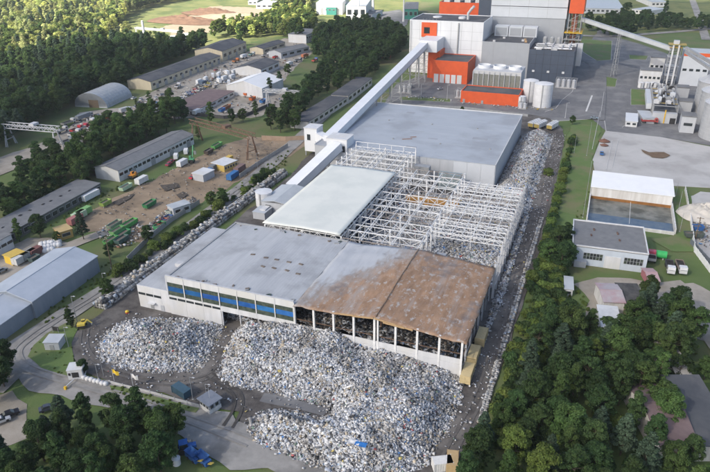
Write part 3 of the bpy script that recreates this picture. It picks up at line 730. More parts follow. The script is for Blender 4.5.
# ================================================================== far hall
roof_patch = [pm('patch_a', (.30,.32,.355), (.33,.355,.39), .3, .7), pm('patch_b', (.38,.41,.45), (.35,.38,.42), .3, .7), pm('patch_c', (.27,.285,.31), (.31,.33,.36), .3, .7)]
fh = thing('storage_hall', 'wide flat-roofed grey hall behind the steel frame', 'hall', (-82, 310, 0), world=True)
FX0, FX1, FY0, FY1, FZ = -126, -38.6, 269.5, 353, 11.0
MB().box(FX0, FX1, FY0+.1, FY1, 0, FZ-.4).build('wall', wall_grey, fh)
for i in range(14):
    a = FX0+(FX1-FX0)*i/14; b = FX0+(FX1-FX0)*(i+1)/14
    MB().box(a+.03, b-.03, FY0-.15, FY0+.098, 0, FZ+.1).build('wall_panel', plant_light if i > 10 else wall_grey, fh)
for j in range(14):
    a = FY0+(FY1-FY0)*j/14; b = FY0+(FY1-FY0)*(j+1)/14
    MB().box(FX1+.002, FX1+.25, a+.03, b-.03, 0, FZ-.1).build('wall_panel', wall_grey, fh)
rf = MB().box(FX0-.2, FX1+.3, FY0-.2, FY1+.2, FZ+.102, FZ+.4).build('roof', roof_far, fh)
for x0, x1, y0, y1 in ((FX0-.2,FX1+.3,FY1-.2,FY1+.25),(FX1,FX1+.34,FY0,FY1-.21),(FX0-.25,FX0+.2,FY0,FY1-.21)): MB().box(x0, x1, y0, y1, FZ+.402, FZ+.75).build('parapet', wall_white, rf)
for k in range(12):
    x = FX0+8+rng.random()*70; y = FY0+6+rng.random()*70; w_ = 2+rng.random()*6; d_ = 1+rng.random()*3
    MB().obox((x,y), w_, d_, FZ+.405, FZ+.42+.004*k, 0).build('roof_patch', roof_patch[k % 3], rf)
for k in range(7): MB().box(FX0+9+12*k, FX0+9.7+12*k, FY0+20+30*(k % 2), FY0+20.7+30*(k % 2), FZ+.41, FZ+.9).build('drain_vent', steel_grey, rf)
for x, y, l in ((-86,292,5),(-84,296,3)): MB().obox((x,y), l, .8, FZ+.41, FZ+.6, .5).build('roof_scrap', pm('rust_scrap', (.2,.12,.08), (.3,.2,.15), .6, .9), rf)
for k in range(5): MB().beam((FX0+3, FY0+14*k+8, FZ+.43), (FX1-3, FY0+14*k+8, FZ+.41), .25, .03).build('roof_seam', roof_far, rf)
# ================================================================== outdoor heaps
heap('broad mound of waste before the blue-windowed hall front, beside the yellow excavator', GP([(100,337),(95,350),(101,362),(118,371),(150,374),(188,374),(203,369),(213,354),(222,334),(224,322),(190,319),(150,318),(122,322)]), 4.6, 11, 8, (.14,.9), seed=1)
heap('largest heap of waste spilling from the hall doors down to the dirt track', GP([(238,332),(225,350),(216,378),(232,388),(265,393),(300,402),(325,409),(328,415),(318,417),(290,410),(262,411),(248,420),(247,432),(258,446),(300,462),(350,482),(400,482),(428,466),(452,425),(463,397),(461,380),(420,369),(380,360),(340,351),(300,343),(262,336)]), 5.8, 10, 8, (.14,.9), seed=2,
     taper=GP([(232,322),(222,350),(216,378),(232,388),(265,393),(300,402),(325,409),(328,415),(318,417),(290,410),(262,411),(248,420),(247,432),(258,446),(300,462),(350,482),(400,482),(428,466),(452,425),(466,397),(475,378),(440,340),(380,330),(340,320),(300,310)]),
     hfun=lambda X, Y: np.clip(1.0-.62*np.clip((X+58)/30, 0, 1)*np.clip((Y-112)/20, 0, 1), .3, 1))
heap('long strip of waste between the far hall and the dirt track', [(-22.5,246),(-40,252),(-37.6,276),(-37.4,352),(-30,362),(-20.6,356),(-20.4,300),(-20.2,246)], 3.4, 5, 7, (.15,.85), seed=3)
heap('narrow spill of waste between the frame columns and the dirt track', [(-22,150),(-22.0,246),(-19.6,246),(-19.4,176),(-20.4,150)], 1.0, 1.2, 5, (.2,.9), seed=6)
# stacked bale walls
def bale_wall(label, a, b, rows, levels, s=1.15, bend=None):
    a, b = Vector(a[:2]), Vector(b[:2]); pts = [a, b] if bend is None else smooth_line([a]+bend+[b], 2)
    P = []; yaw = []
    for p, q in zip(pts, pts[1:]):
        d = (q-p); n = max(1, int(d.length/s)); d.normalize(); nn = Vector((-d.y, d.x)); an_ = math.atan2(d.y, d.x)
        for i in range(n):
            for r in range(rows):
                lv = levels-(1 if r in (0, rows-1) else 0)+int(rng.random()*1.6-.5)
                for l in range(max(1, lv)):
                    c = p+d*(s*i+s/2)+nn*((r-(rows-1)/2)*s)
                    P.append((c.x+(rng.random()-.5)*.3, c.y+(rng.random()-.5)*.3, s*.5+l*s*.92)); yaw.append(an_+(rng.random()-.5)*.35)
    P = np.array(P); n = len(P); S = np.full((n,3), s)*(.86+.22*rng.random((n,3)))
    pal = [((.46,.46,.45),.35),((.35,.35,.34),.3),((.25,.24,.23),.17),((.10,.10,.10),.12),((.36,.42,.50),.04),((.42,.36,.28),.03)]
    t = thing('bale_wall', label, 'bale wall', (P[:,0].mean(), P[:,1].mean(), 0))
    o = boxes('bale', P-np.array(t.location), S, np.array(yaw), (rng.random((n,2))-.5)*.5, pick(pal, n), waste_mat, t); return t
bale_wall('long stacked wall of pale waste bales along the left boundary', G(100,309), G(284,174), 5, 3, .98)
bale_wall('low row of white bales along the right edge of the dirt track', (-15.2,120), (-14.6,245), 2, 1, .8)
# litter blown over the yard
def litter(name, label, poly, n, size=(.15,.7), pal=PAL):
    poly = [tuple(p[:2]) for p in poly]; xs = [p[0] for p in poly]; ys = [p[1] for p in poly]
    Q = rng.random((n*4,2))*[max(xs)-min(xs), max(ys)-min(ys)]+[min(xs), min(ys)]; Q = Q[inside(poly, Q[:,0], Q[:,1])][:n]; n = len(Q)
    S = size[0]+(size[1]-size[0])*rng.random((n,3))**2; S[:,2] *= .4
    o = boxes(name, np.column_stack([Q, LAYER[0]+S[:,2]*.5]), S, rng.random(n)*6.28, (rng.random((n,2))-.5)*.2, pick(pal, n), waste_mat, None)
    o['label'] = label; o['category'] = 'litter'; return o
litter('litter', 'scraps of litter strewn over the dark yard around the heaps', GP([(86,326),(78,350),(100,376),(190,402),(240,414),(245,440),(300,470),(430,470),(470,420),(500,350),(480,340),(464,340),(461,380),(240,330),(140,312)]), 900)
litter('litter', 'scraps of litter along the long dirt track beside the frame', [(-22,110),(-14,110),(-14,360),(-22,360)], 700)
litter('litter', 'scraps of scrap metal and junk over the bare earth yard', GP([(90,212),(132,190),(172,170),(226,146),(262,138),(290,150),(240,182),(198,203),(150,232),(110,236)]), 500, (.2,.9), [((.2,.18,.16),.4),((.4,.38,.35),.3),((.1,.09,.08),.3)])

JUNK = [((.25,.22,.19),.3),((.45,.44,.42),.25),((.12,.11,.10),.2),((.5,.5,.5),.12),((.3,.14,.09),.08),((.1,.2,.35),.05)]
litter('litter', 'junk and scrap lying about the upper gravel yard', GP([(70,130),(82,114),(135,108),(152,94),(200,72),(262,48),(300,44),(296,64),(284,84),(290,98),(252,116),(215,114),(160,120),(110,134)]), 900, (.3,1.8), JUNK)
litter('litter', 'crates, tarped goods and vehicle parts crowding the upper yard', GP([(80,126),(90,116),(120,112),(132,116),(104,130)])+[], 45, (.6,3.2), JUNK)
litter('litter', 'stacked goods between the tent hall and the cream workshop', GP([(186,92),(222,70),(244,66),(236,80),(212,90),(200,98)]), 90, (.6,3.2), JUNK+[((.65,.65,.66),.5)])
litter('litter', 'scrap and pallets beside the fence of the earth yard', GP([(152,234),(176,212),(198,202),(192,198),(170,208),(146,228)]), 260, (.3,1.6), JUNK)
litter('litter', 'scrap and pallets round the skip group', GP([(96,232),(116,222),(140,222),(150,238),(120,250),(104,246)]), 220, (.3,1.4), JUNK)
litter('litter', 'scrap scattered over the sand lot', GP([(692,222),(712,212),(740,230),(740,270),(700,246)]), 160, (.3,1.4), JUNK)
litter('litter', 'bits of equipment standing at the foot of the plant', GP([(400,98),(520,110),(560,112),(556,108),(520,106),(400,95)]), 110, (.3,1.4), [((.4,.4,.4),.5),((.6,.6,.6),.3),((.5,.35,.05),.1),((.1,.1,.1),.1)])
# ================================================================== conveyors
def zat(x, y, py):
    lo, hi = 0.0, 100.0
    for _ in range(40):
        m = (lo+hi)/2
        if proj((x, y, m))[1] > py: lo = m
        else: hi = m
    return lo
def gallery(label, p, q, w, h, mat, trestles=(), legmat=None, name='conveyor_gallery', cat='conveyor', roofmat=None, ndiv=12):
    p, q = Vector(p), Vector(q); base = Vector((p.x, p.y, 0))
    t = thing(name, label, cat, base, world=True); d = q-p; L = d.length; u = d.normalized()
    side = u.cross(Vector((0,0,1))).normalized(); up = side.cross(u)
    for i in range(ndiv):   # clad panel by panel
        a, b = p+d*(i/ndiv)+u*.02, p+d*((i+1)/ndiv)-u*.02
        MB().beam(a, b, w, h).build('panel', mat, t)
    m = MB(); m.beam(p+up*(h/2+.08), q+up*(h/2+.08), w+.3, .15); m.build('roof', roofmat or mat, t)
    for s in (-1, 1): MB().beam(p+side*s*(w/2+.1)-up*(h/2+.1), q+side*s*(w/2+.1)-up*(h/2+.1), .25, .4).build('chord', legmat or steel_grey, t)
    for f in trestles:
        c = p+d*f; zt = c.z-h/2-.3; s2 = Vector((side.x, side.y, 0)).normalized()*(w/2+.3); u2 = Vector((u.x, u.y, 0)).normalized()*1.2
        m = MB(); ft = []
        for a in (-1, 1):
            for b in (-1, 1):
                bt = Vector((c.x, c.y, 0))+s2*a*1.3+u2*b; tp = Vector((c.x, c.y, zt))+s2*a*.8+u2*b*.6; m.beam(bt, tp, .28); ft.append((bt, tp))
        n = max(1, int(zt/4))
        for k in range(n):
            for i, j in ((0,1),(2,3),(0,2),(1,3)):
                m.beam(ft[i][0].lerp(ft[i][1], k/n), ft[j][0].lerp(ft[j][1], (k+1)/n), .14); m.beam(ft[i][0].lerp(ft[i][1], (k+1)/n), ft[j][0].lerp(ft[j][1], (k+1)/n), .16)
        m.build('trestle', legmat or steel_grey, t)
    return t
gallery('long white conveyor gallery climbing from the transfer tower to the white plant block', (-121.5,276,12.3), (-127,470,zat(-127,470,44.5)), 5.2, 3.8, plant_white, (.36,.5,.62,.74,.86,.95), ndiv=16)
gallery('short white conveyor gallery sloping down from the transfer tower to the ground', (-113.5,268,12.6), (-121.5,234,2.6), 5.4, 4.0, plant_white, (.3,.55), ndiv=5)
def tower(label, c, sx, sy, z0, z1, wins, name='transfer_tower'):
    t = thing(name, label, 'tower', (c[0], c[1], 0), world=True); x, y = c
    MB().box(x-sx/2, x+sx/2, y-sy/2, y+sy/2, z0, z1).build('wall', plant_white, t)
    MB().box(x-sx/2-.2, x+sx/2+.2, y-sy/2-.2, y+sy/2+.2, z1+.002, z1+.35).build('roof', wall_white, t)
    for wx, wz, ww, wh in wins:
        w = MB().box(x+wx-ww/2, x+wx+ww/2, y-sy/2-.1, y-sy/2-.01, z0+wz, z0+wz+wh).build('window', glass, t)
        MB().box(x+wx-ww/2-.2, x+wx+ww/2+.2, y-sy/2-.16, y-sy/2-.105, z0+wz-.2, z0+wz).build('sill', wall_grey, w)
    if z0 > 1:
        for a in (-1, 1):
            for b in (-1, 1): MB().box(x+a*(sx/2-.4)-.25, x+a*(sx/2-.4)+.25, y+b*(sy/2-.4)-.25, y+b*(sy/2-.4)+.25, 0, z0-.002).build('leg', steel_grey, t)
    return t
tower('white transfer tower with one window, left end of the link gallery', (-134.5,287), 7, 8, 2.5, 14.5, [(-1,6,1.8,3)])
tower('wider white transfer tower beside the far hall where two galleries meet', (-114,273), 10.5, 9, 5.5, 15.5, [(3.6,4,1.4,3)])
gallery('level white link gallery between the two transfer towers', (-131,285,10.2), (-119.3,276,10.2), 4.0, 4.6, plant_white, (), ndiv=2)
lb = thing('pump_house', 'low grey-roofed pump house below the sloping gallery', 'pump house', (-119,222,0), world=True)
MB().box(-124.5,-112.5,212,231,0,5.0).build('wall', wall_grey, lb); MB().extr_y([(-124.8,5.0),(-118.5,5.9),(-112.2,5.0),(-112.2,5.25),(-118.5,6.2),(-124.8,5.25)],211.8,231.2).build('roof', roof_pale, lb)
MB().box(-122,-120,211.85,211.99,0,2.4).build('door', steel_grey, lb)
MB().box(-124.9,-119.5,205,211.5,0,3.2).build('porch', wall_grey, lb); MB().box(-125.1,-119.3,204.8,211.6,3.202,3.4).build('porch_roof', roof_pale, lb)
def tank(label, c, r, h, mat, name='storage_tank', dome=1.0, group=None, ladder=True):
    t = thing(name, label, 'tank', (c[0], c[1], 0), 0, group)
    MB().lathe((0,0,0), [(r,0),(r,h)], 28).build('shell', mat, t, False)
    MB().lathe((0,0,0), [(r+.08,h+.003),(r*.6,h+dome*.6),(.2,h+dome)], 28).build('roof', mat, t)
    for k in range(1, int((h-.5)/4)+1): MB().lathe((0,0,0), [(r+.01,k*4-.05),(r+.07,k*4-.05),(r+.07,k*4+.05),(r+.01,k*4+.05)], 28).build('hoop', steel_pale, t)
    if ladder: MB().box(-.3,.3,-r-.25,-r-.05,0,h).build('ladder', steel_grey, t)
    return t
tank('pale concrete water tank beside the pump house under the gallery', (-127.2,219), 3.6, 6.5, tank_white, dome=.3)

# ================================================================== power plant
pl = thing('power_plant', 'large power plant of white, grey, dark blue and orange clad blocks at the top', 'power plant', (-80,500,0), world=True)
def block(x0, x1, y0, y1, z0, z1, mat, roof=roof_dark, npan=0, name='block', label=None, par=None):
    b = MB().box(x0, x1, y0, y1, z0, z1).build(name, mat, par or pl)
    if label: b['label'] = label
    if roof:
        MB().box(x0+.5, x1-.5, y0+.5, y1-.5, z1+.002, z1+.12).build('roof', roof, b)
        for a in ((x0-.05,x1+.05,y0-.05,y0+.45),(x0-.05,x1+.05,y1-.45,y1+.05),(x0-.05,x0+.45,y0+.46,y1-.46),(x1-.45,x1+.05,y0+.46,y1-.46)): MB().box(*a, z1+.003, z1+.6).build('parapet', mat, b)
    if npan:
        for k in range(1, int((z1-z0)/6.5)+1):
            zz = z0+6.5*k
            if zz < z1-1: MB().box(x0+.02, x1-.02, y0-.045, y0-.004, zz-.05, zz+.05).build('joint', black if mat is plant_blue else plant_grey, b)
    for i in range(1, npan):
        x = x0+(x1-x0)*i/npan; MB().box(x-.06, x+.06, y0-.05, y0-.005, z0, z1).build('seam', black if mat is plant_blue else steel_grey, b)
    return b
HZ0, HZ1 = zat(-125,468,52), zat(-125,468,40.5)
wb = block(-144.5,-88,490,527,0,39, plant_white, npan=7, label='white clad boiler block')
MB().box(-112,-101,486,489.99,15.6,39).build('duct_shaft', plant_light, wb) if False else None
MB().beam((-106.5,489.6,16),(-106.5,489.6,38.5),.8).build('pipe', steel_grey, wb)
MB().lathe((-108,508,39.1),[(3,0),(3,1.2),(2.2,1.6)],20).build('vent', tank_white, wb); MB().lathe((-128,510,39.1),[(3.6,0),(3.6,.8),(2.8,1.0)],20).build('vent', tank_white, wb)
ex = MB(); ex.tube((-103,505,39.1),(-103,505,44),1.0,12); ex.tube((-103,505,43.6),(-100,504,47.6),1.0,12); ex.tube((-100,504,47.2),(-98.6,503.6,49),1.05,12); ex.build('exhaust_pipe', steel_pale, wb)
MB().box(-135,-123,489.4,489.97,HZ1-1,38).build('panel', orange, wb)
MB().box(-133,-128.5,489.3,489.395,30,34.5).build('window', glass, wb)
for k in range(5): MB().beam((-134+2.6*k,489.5,39.6),(-134+2.6*k,489.5,41),.15).build('rail_post', steel_grey, wb)
# transfer head of the conveyor against the white block
th_ = block(-131,-117,468,489.3,HZ0,HZ1, plant_white, None, label='white head house of the conveyor')
MB().box(-125,-116,474,489.2,0,HZ0-.1).build('stair_shaft', orange, pl)
st = MB()
for x in (-130.5,-126.3):
    for y in (470,482): st.beam((x,y,0),(x,y,HZ0),.5)
for z in range(3, int(HZ0), 4):
    for y in (470,482): st.beam((-130.5,y,z),(-126.3,y,z),.3); st.beam((-130.5,y,z),(-126.3,y,min(z+4,HZ0-.1)),.2)
st.build('stair_frame', steel_grey, pl)
# five loading doors of the small orange block
ob = block(-117.5,-92,461.5,489.2,0,15.5, orange, label='orange loading block with five white doors')
for i in range(5): MB().box(-116.6+4.3*i,-113.2+4.3*i,461.2,461.45,0.1,6.3).build('door', wall_white, ob)
lo_ = block(-85.5,-48,412,430,0,7.0, orange, label='low orange block')
for i in range(2): MB().box(-84+12*i,-82.6+12*i,411.8,411.97,0,2.3).build('door', steel_grey, lo_)
# air coolers with three fan rings
ac = block(-82,-50.5,431,452,0,17.5, steel_pale, None, label='bank of air coolers with three white fan rings')
for i in range(9):
    x = -81.6+3.45*i; MB().box(x,x+3.05,430.6,430.97,6.5,15.2).build('louvre', pm('louvre_grey', (.16,.165,.15), (.22,.225,.2), 1.2, .6, wave=('Z',2.0,.4)), ac)
for i in range(10): MB().beam((-82+3.5*i,430.2,0),(-82+3.5*i,430.2,17),.35).build('post', steel_pale, ac)
for i in range(3): MB().lathe((-76.5+10.3*i,441,17.51),[(4.3,0),(4.3,2.0),(4.0,2.0),(4.0,.3)],24).build('fan_ring', plant_white, ac)
for i in range(3): MB().lathe((-76.5+10.3*i,441,17.53),[(3.9,.2),(1,.5)],16).build('fan', black, ac)
gb = block(-87.5,-53.2,487.5,530,0,26, plant_grey, npan=4, label='mid-grey clad turbine block')
for i in range(3):
    v = MB().box(-84+10.8*i,-73.8+10.8*i,517,526,26.15,33.5).build('vent_box', plant_light, gb)
    MB().box(-83+10.8*i,-74.8+10.8*i,516.8,516.97,27,32.5).build('grille', plant_grey, v)
db = block(-53,-21.5,486.5,518,0,22.3, plant_blue, npan=6, label='dark blue clad switchgear block')
for i in range(3): MB().box(-49.5+10.5*i,-47.8+10.5*i,486.2,486.43,7,8.4).build('window', wall_white, db)
for i in range(14):
    x = -50+rng.random()*26; y = 489+rng.random()*26; l = 1+rng.random()*3; h = .8+rng.random()*1.8
    u = MB(); u.box(x-l,x+l,y-1,y+1,22.45,22.45+h); u.box(x-l*.7,x+l*.7,y-.7,y+.7,22.45+h,22.7+h); u.build('roof_unit', [steel_pale, wall_white, steel_grey][i % 3], db)
for y in (489.5,492,500,507): MB().tube((-50,y,23.6),(-24,y+1,23.6),.45,8).build('pipe', tank_white, db)
for x in (-44,-38,-31,-26): MB().tube((x,488,24.2),(x,516,24.2),.4,8).build('pipe', steel_pale, db)
for i in range(3): MB().lathe((-45+5*i,512,22.4),[(1.6,0),(1.6,5),(.8,6)],14).build('vent_stack', steel_grey, db)
for i in range(5):
    x = -82+rng.random()*25; MB().box(x,x+1.8,490+i*4,491.6+i*4,26.13,27.4).build('roof_unit', [steel_pale, plank][i % 2], gb)
TY = 531.0
z17 = zat(-60, TY, 17.5); z7 = zat(-60, TY, 7)
tg = block(-90,-33.5,TY,580,0,z17, plant_grey, None, 5, label='tall grey boiler house, lower cladding')
block(-90.5,-33,TY-.4,580.5,z17+.01,z7, plant_light, None, 4, label='light cladding of the tall boiler house')
block(-90.5,-33,TY-.4,580.5,z7+.5,z7+26, plant_light, None, 4, label='topmost light cladding of the tall boiler house')
MB().box(-90,-33.4,TY-.2,580,z7+.011,z7+.49).build('dark_joint', black, tg)  # black band set back between the cladding tiers
block(-31.5,-21,528,552,zat(-26,528,13.5),z7+30, orange, None, label='orange clad lift tower')
lf = MB(); zl = zat(-26,528,13.5)
for x in (-31,-26.5,-22):
    for y in (529,540,550): lf.beam((x,y,0),(x,y,zl-.01),.6)
for k in range(8):
    for y in (529,550): lf.beam((-31,y,zl*k/8),(-22,y,zl*(k+1)/8),.3); lf.beam((-31,y,zl*(k+1)/8),(-22,y,zl*(k+1)/8),.3)
lf.build('lift_frame', steel_grey, pl); MB().box(-29,-25,534,548,0,zl-.02).build('lift_shaft', pm('shaft_rust', (.25,.09,.05), (.3,.12,.07), .4, .7), pl)
for k in range(4): MB().box(-33,-20,526.5,552,14+5*k,14.4+5*k).build('platform', yellow if k % 2 else steel_grey, pl)
MB().box(-24,-18,522,529,6,22).build('duct', wall_white, pl)
block(-141,-100,566,600,0,zat(-120,566,3.2), orange, label='orange block behind the white boiler block')
block(-103,-88.5,545,585,0,75, plant_blue, None, label='dark grey stair tower')
for i in range(4): MB().box(-138+9*i,-133+9*i,570,590,zat(-120,566,3.2)+.2,zat(-120,566,3.2)+4).build('roof_unit', wall_white, pl)
tank('white storage tank standing nearer of the pair beside the plant', (-34.3,419), 5.8, 14.5, tank_white)
tank('white storage tank standing farther of the pair beside the plant', (-43.5,430), 4.8, 13.5, tank_white)
tank('small white dosing tank between low orange block and storage tanks', (-46.6,414), 2.6, 6.5, tank_white, dome=.4)
# pipe and filter skids round the feet of the plant
def skid(label, x, y, sx, sy, h, mat=steel_pale, n=4):
    t = thing('equipment_skid', label, 'equipment', (x,y,0))
    MB().box(-sx/2,sx/2,-sy/2,sy/2,.1,.4).build('base', concrete, t)
    for i in range(n):
        a = -sx/2+sx*(i+.5)/n; MB().lathe((a,0,.402),[(sx/n*.38,0),(sx/n*.38,h*.8),(.1,h)],12).build('vessel', mat, t)
    m = MB()
    for i in range(n+1):
        for s in (-1,1): m.beam((-sx/2+sx*i/n,s*sy/2,.4),(-sx/2+sx*i/n,s*sy/2,h+.5),.2)
    for s in (-1,1): m.beam((-sx/2,s*sy/2,h+.5),(sx/2,s*sy/2,h+.5),.25)
    m.build('frame', steel_grey, t); return t
skid('steel filter skid at the right foot of the dark blue block', -24,474,14,5,6)
skid('pipe skid left of the low orange block', -89,424,5,6,5,steel_pale,2)
skid('small white skid in front of the storage tanks', -45,409,5,4,3.5,tank_white,2)
skid('cabinet skid beneath the conveyor on the plant yard', -128,425,9,5,5,steel_pale,3)

# ================================================================== grain terminal on the right
def silo(label, c, r, h, cone):
    t = thing('grain_silo', label, 'silo', (c[0],c[1],0), 0, 'row of grain silos')
    MB().lathe((0,0,0),[(r,0),(r,h)],40).build('shell', pm('silo_steel', (.46,.475,.495), (.40,.415,.435), .5, .4, metal=.3, streak=(1,1,.2)), t)
    for k in range(1,9): MB().lathe((0,0,0),[(r+.01,h*k/9-.06),(r+.09,h*k/9-.06),(r+.09,h*k/9+.06),(r+.01,h*k/9+.06)],40).build('hoop', steel_pale, t)
    rf_ = MB().lathe((0,0,0),[(r+.35,h-.1),(r+.35,h+.05),(1.4,h+cone)],40).build('roof', pm('silo_roof', (.36,.38,.41), (.42,.44,.47), .4, .4), t)
    for i in range(18):
        a = 2*math.pi*i/18; MB().beam((math.cos(a)*(r+.2),math.sin(a)*(r+.2),h+.2),(math.cos(a)*1.5,math.sin(a)*1.5,h+cone+.12),.14).build('rib', steel_pale, rf_)
    MB().lathe((0,0,0),[(1.5,h+cone-.2),(1.5,h+cone+1.2)],14).build('cap', steel_grey, t)
    return t
silo('pale steel grain silo nearest the concrete apron', (65.5,384), 12, 19, 6)
silo('pale steel grain silo in the middle of the row', (66,411), 12, 19, 6)
silo('pale steel grain silo at the far end of the row', (66.5,438), 12, 19, 6)
gallery('yellow-railed catwalk running over the silo tops', (67,370,29), (68,452,29), 2.6, 1.4, steel_pale, (), name='catwalk', cat='catwalk', ndiv=9, roofmat=steel_grey)
for p, q in (((47,470,32),(64,438,27)), ((47,468,30),(63,411,27))): gallery('steep filling chute from the elevator tower to a silo top, %s of two' % ('upper' if p[2]>31 else 'lower'), p, q, 1.4, 1.2, steel_grey, (), name='chute', cat='chute', ndiv=4)
def lattice(label, c, sx, sy, h, levels, pipes=2, name='elevator_tower'):
    t = thing(name, label, 'tower', (c[0],c[1],0)); m = MB()
    for a in (-1,1):
        for b in (-1,1): m.beam((a*sx/2,b*sy/2,0),(a*sx/2,b*sy/2,h),.3)
    for k in range(levels):
        z0, z1 = h*k/levels, h*(k+1)/levels
        for s in (-1,1): m.beam((-sx/2,s*sy/2,z0),(sx/2,s*sy/2,z1),.2); m.beam((s*sx/2,-sy/2,z0),(s*sx/2,sy/2,z1),.2); m.beam((-sx/2,s*sy/2,z1),(sx/2,s*sy/2,z1),.2); m.beam((s*sx/2,-sy/2,z1),(s*sx/2,sy/2,z1),.2)
    m.build('frame', steel_grey, t)
    for k in range(1,levels+1):
        if k % 2 == 0: MB().box(-sx/2-.7,sx/2+.7,-sy/2-.7,sy/2+.7,h*k/levels+.16,h*k/levels+.3).build('platform', yellow if k >= levels-1 else steel_pale, t)
    for i in range(pipes): MB().box(-sx/4+sx/2*i-.5,-sx/4+sx/2*i+.5,-sy/2-1.9,-sy/2-.8,0,h+2).build('elevator_leg', wall_white, t)
    MB().box(-sx/2-1.5,sx/2+3,-sy/2-.3,sy/2,h+2.01,h+2.3).build('head_platform', pm('dull_yellow', (.40,.30,.08), (.33,.25,.08), 1, .7), t); MB().box(-1.8,1.8,-2,2,h+2.31,h+4.5).build('head_house', steel_pale, t)
    return t
te = G(668,84); lattice('tall elevator tower with white legs and yellow top platforms', (te.x,te.y), 7, 7, zat(te.x,te.y,47), 8)
zt = zat(te.x,te.y,47)
gallery('long grey conveyor bridge crossing from the plant to the elevator tower', (-22,535,zat(-22,535,19)), (te.x-2,te.y-2,zt-1), 2.8, 2.4, roof_pale, (.45,), ndiv=20, name='conveyor_bridge')
def pbld(label, px0, px1, base_y, top_y, depth, mat, roof, name='process_building', band=None, wins=0):
    a, b = G(px0, base_y), G(px1, base_y); x0, x1 = a.x, b.x; y = (a.y+b.y)/2; z = zat((x0+x1)/2, y, top_y)
    t = thing(name, label, 'building', ((x0+x1)/2, y, 0), world=True)
    MB().box(x0,x1,y,y+depth,0,z).build('wall', mat, t); MB().box(x0-.2,x1+.2,y-.2,y+depth+.2,z+.002,z+.5).build('roof', roof, t)
    if band: MB().box(x0-.1,x1+.1,y-.12,y-.01,z-2.4,z-.1).build('band', band, t)
    for i in range(wins):
        w = (x1-x0)/wins; MB().box(x0+w*i+w*.2,x0+w*i+w*.8,y-.1,y-.01,z*.45,z*.45+1.6).build('window', glass, t)
    return t
pbld('white elevator building with an orange band under its roof', 678, 704, 86, 53, 16, plant_light, roof_pale, band=orange, wins=4)
pbld('low white office of the grain terminal, nearer block', 638, 659, 85, 71, 10, wall_white, roof_mid, wins=5)
pbld('white upper office of the grain terminal behind the low one', 648, 662, 75, 58, 9, wall_white, roof_mid, wins=3)
pbld('grey machine house beside the far silo', 675, 687, 100, 88, 8, wall_grey, roof_mid)
pbld('grey machine house beside the middle silo', 677, 690, 114, 102, 8, wall_grey, roof_mid)
pbld('grey machine house beside the nearest silo', 679, 693, 133, 117, 9, wall_grey, roof_mid, wins=1)
for i in range(3): g_ = G(640.5+6*i, 87.5); tank('stubby white tank %s in the row by the terminal office' % ('first','second','third')[i], (g_.x,g_.y), 2.0, 3.6, tank_white, dome=.4)
# intake rig
ig = G(663,122); t = thing('grain_intake', 'dark steel grain intake rig with yellow gangways before the elevator tower', 'intake rig', (ig.x,ig.y,0)); LX, LY, HZ = 13, 52, 9.5
m = MB()
for i in range(8):
    for s in (-1,1): m.beam((s*LX/2,LY*i/7,0),(s*LX/2,LY*i/7,HZ),.4)
    m.beam((-LX/2,LY*i/7,HZ),(LX/2,LY*i/7,HZ),.35)
    if i < 7:
        for s in (-1,1): m.beam((s*LX/2,LY*i/7,0),(s*LX/2,LY*(i+1)/7,HZ),.22)
for s in (-1,0,1): m.beam((s*LX/2,0,HZ),(s*LX/2,LY,HZ),.35)
m.build('frame', steel_grey, t)
MB().box(-LX/2+.5,LX/2-.5,1,LY-1,0.1,5.6).build('bin', pm('intake_dark', (.06,.065,.075), (.11,.115,.125), .6, .7), t)
MB().box(-LX/2-3.2,-LX/2-.3,14,LY,3.5,7).build('screw_housing', plant_light, t)
for i in range(4): MB().box(-LX/2,LX/2,5+12*i,6.0+12*i,HZ+.2,HZ+.4).build('gangway', pm('dull_yellow', (.40,.30,.08), (.33,.25,.08), 1, .7), t)
for i in range(3): MB().tube((-4+4*i,2,HZ+1),(-3+4*i,LY-3,HZ+2),.4,8).build('pipe', steel_grey, t)
MB().box(-LX/2,LX/2,-3,.6,0,6.0).build('front_house', wall_grey, t); MB().box(-.3,.3,-3.3,-3.05,0,8.0).build('mast', yellow, t)
MB().box(3,6,-3.15,-3.02,0,3.5).build('door', black, t)

for k in range(40):   # plant clutter on the intake and yard: valves, cabinets, hoppers
    x = -5.5+rng.random()*11; y = 2+rng.random()*48; h = .8+rng.random()*2.2; w_ = .4+rng.random()*1.2
    m_ = MB(); m_.box(x-w_,x+w_,y-w_*.7,y+w_*.7,HZ+.42,HZ+.42+h); m_.box(x-w_*.5,x+w_*.5,y-w_*.3,y+w_*.3,HZ+.42+h,HZ+.8+h); m_.build('intake_unit', [steel_grey, steel_pale, black, plant_light][k % 4], t)
lad = MB()
for x in (-150.0+6.2,):
    lad.beam((x,489.4,0),(x,489.4,39),.12); lad.beam((x+.8,489.4,0),(x+.8,489.4,39),.12)
    for z in range(1, 39): lad.beam((x,489.4,z),(x+.8,489.4,z),.08)
lad.build('ladder', steel_grey, pl)
for k in range(6): MB().box(-88+.3+k*5.6,-88+3.2+k*5.6,487.1,487.46,3,5.5).build('louvre', plant_blue, pl)
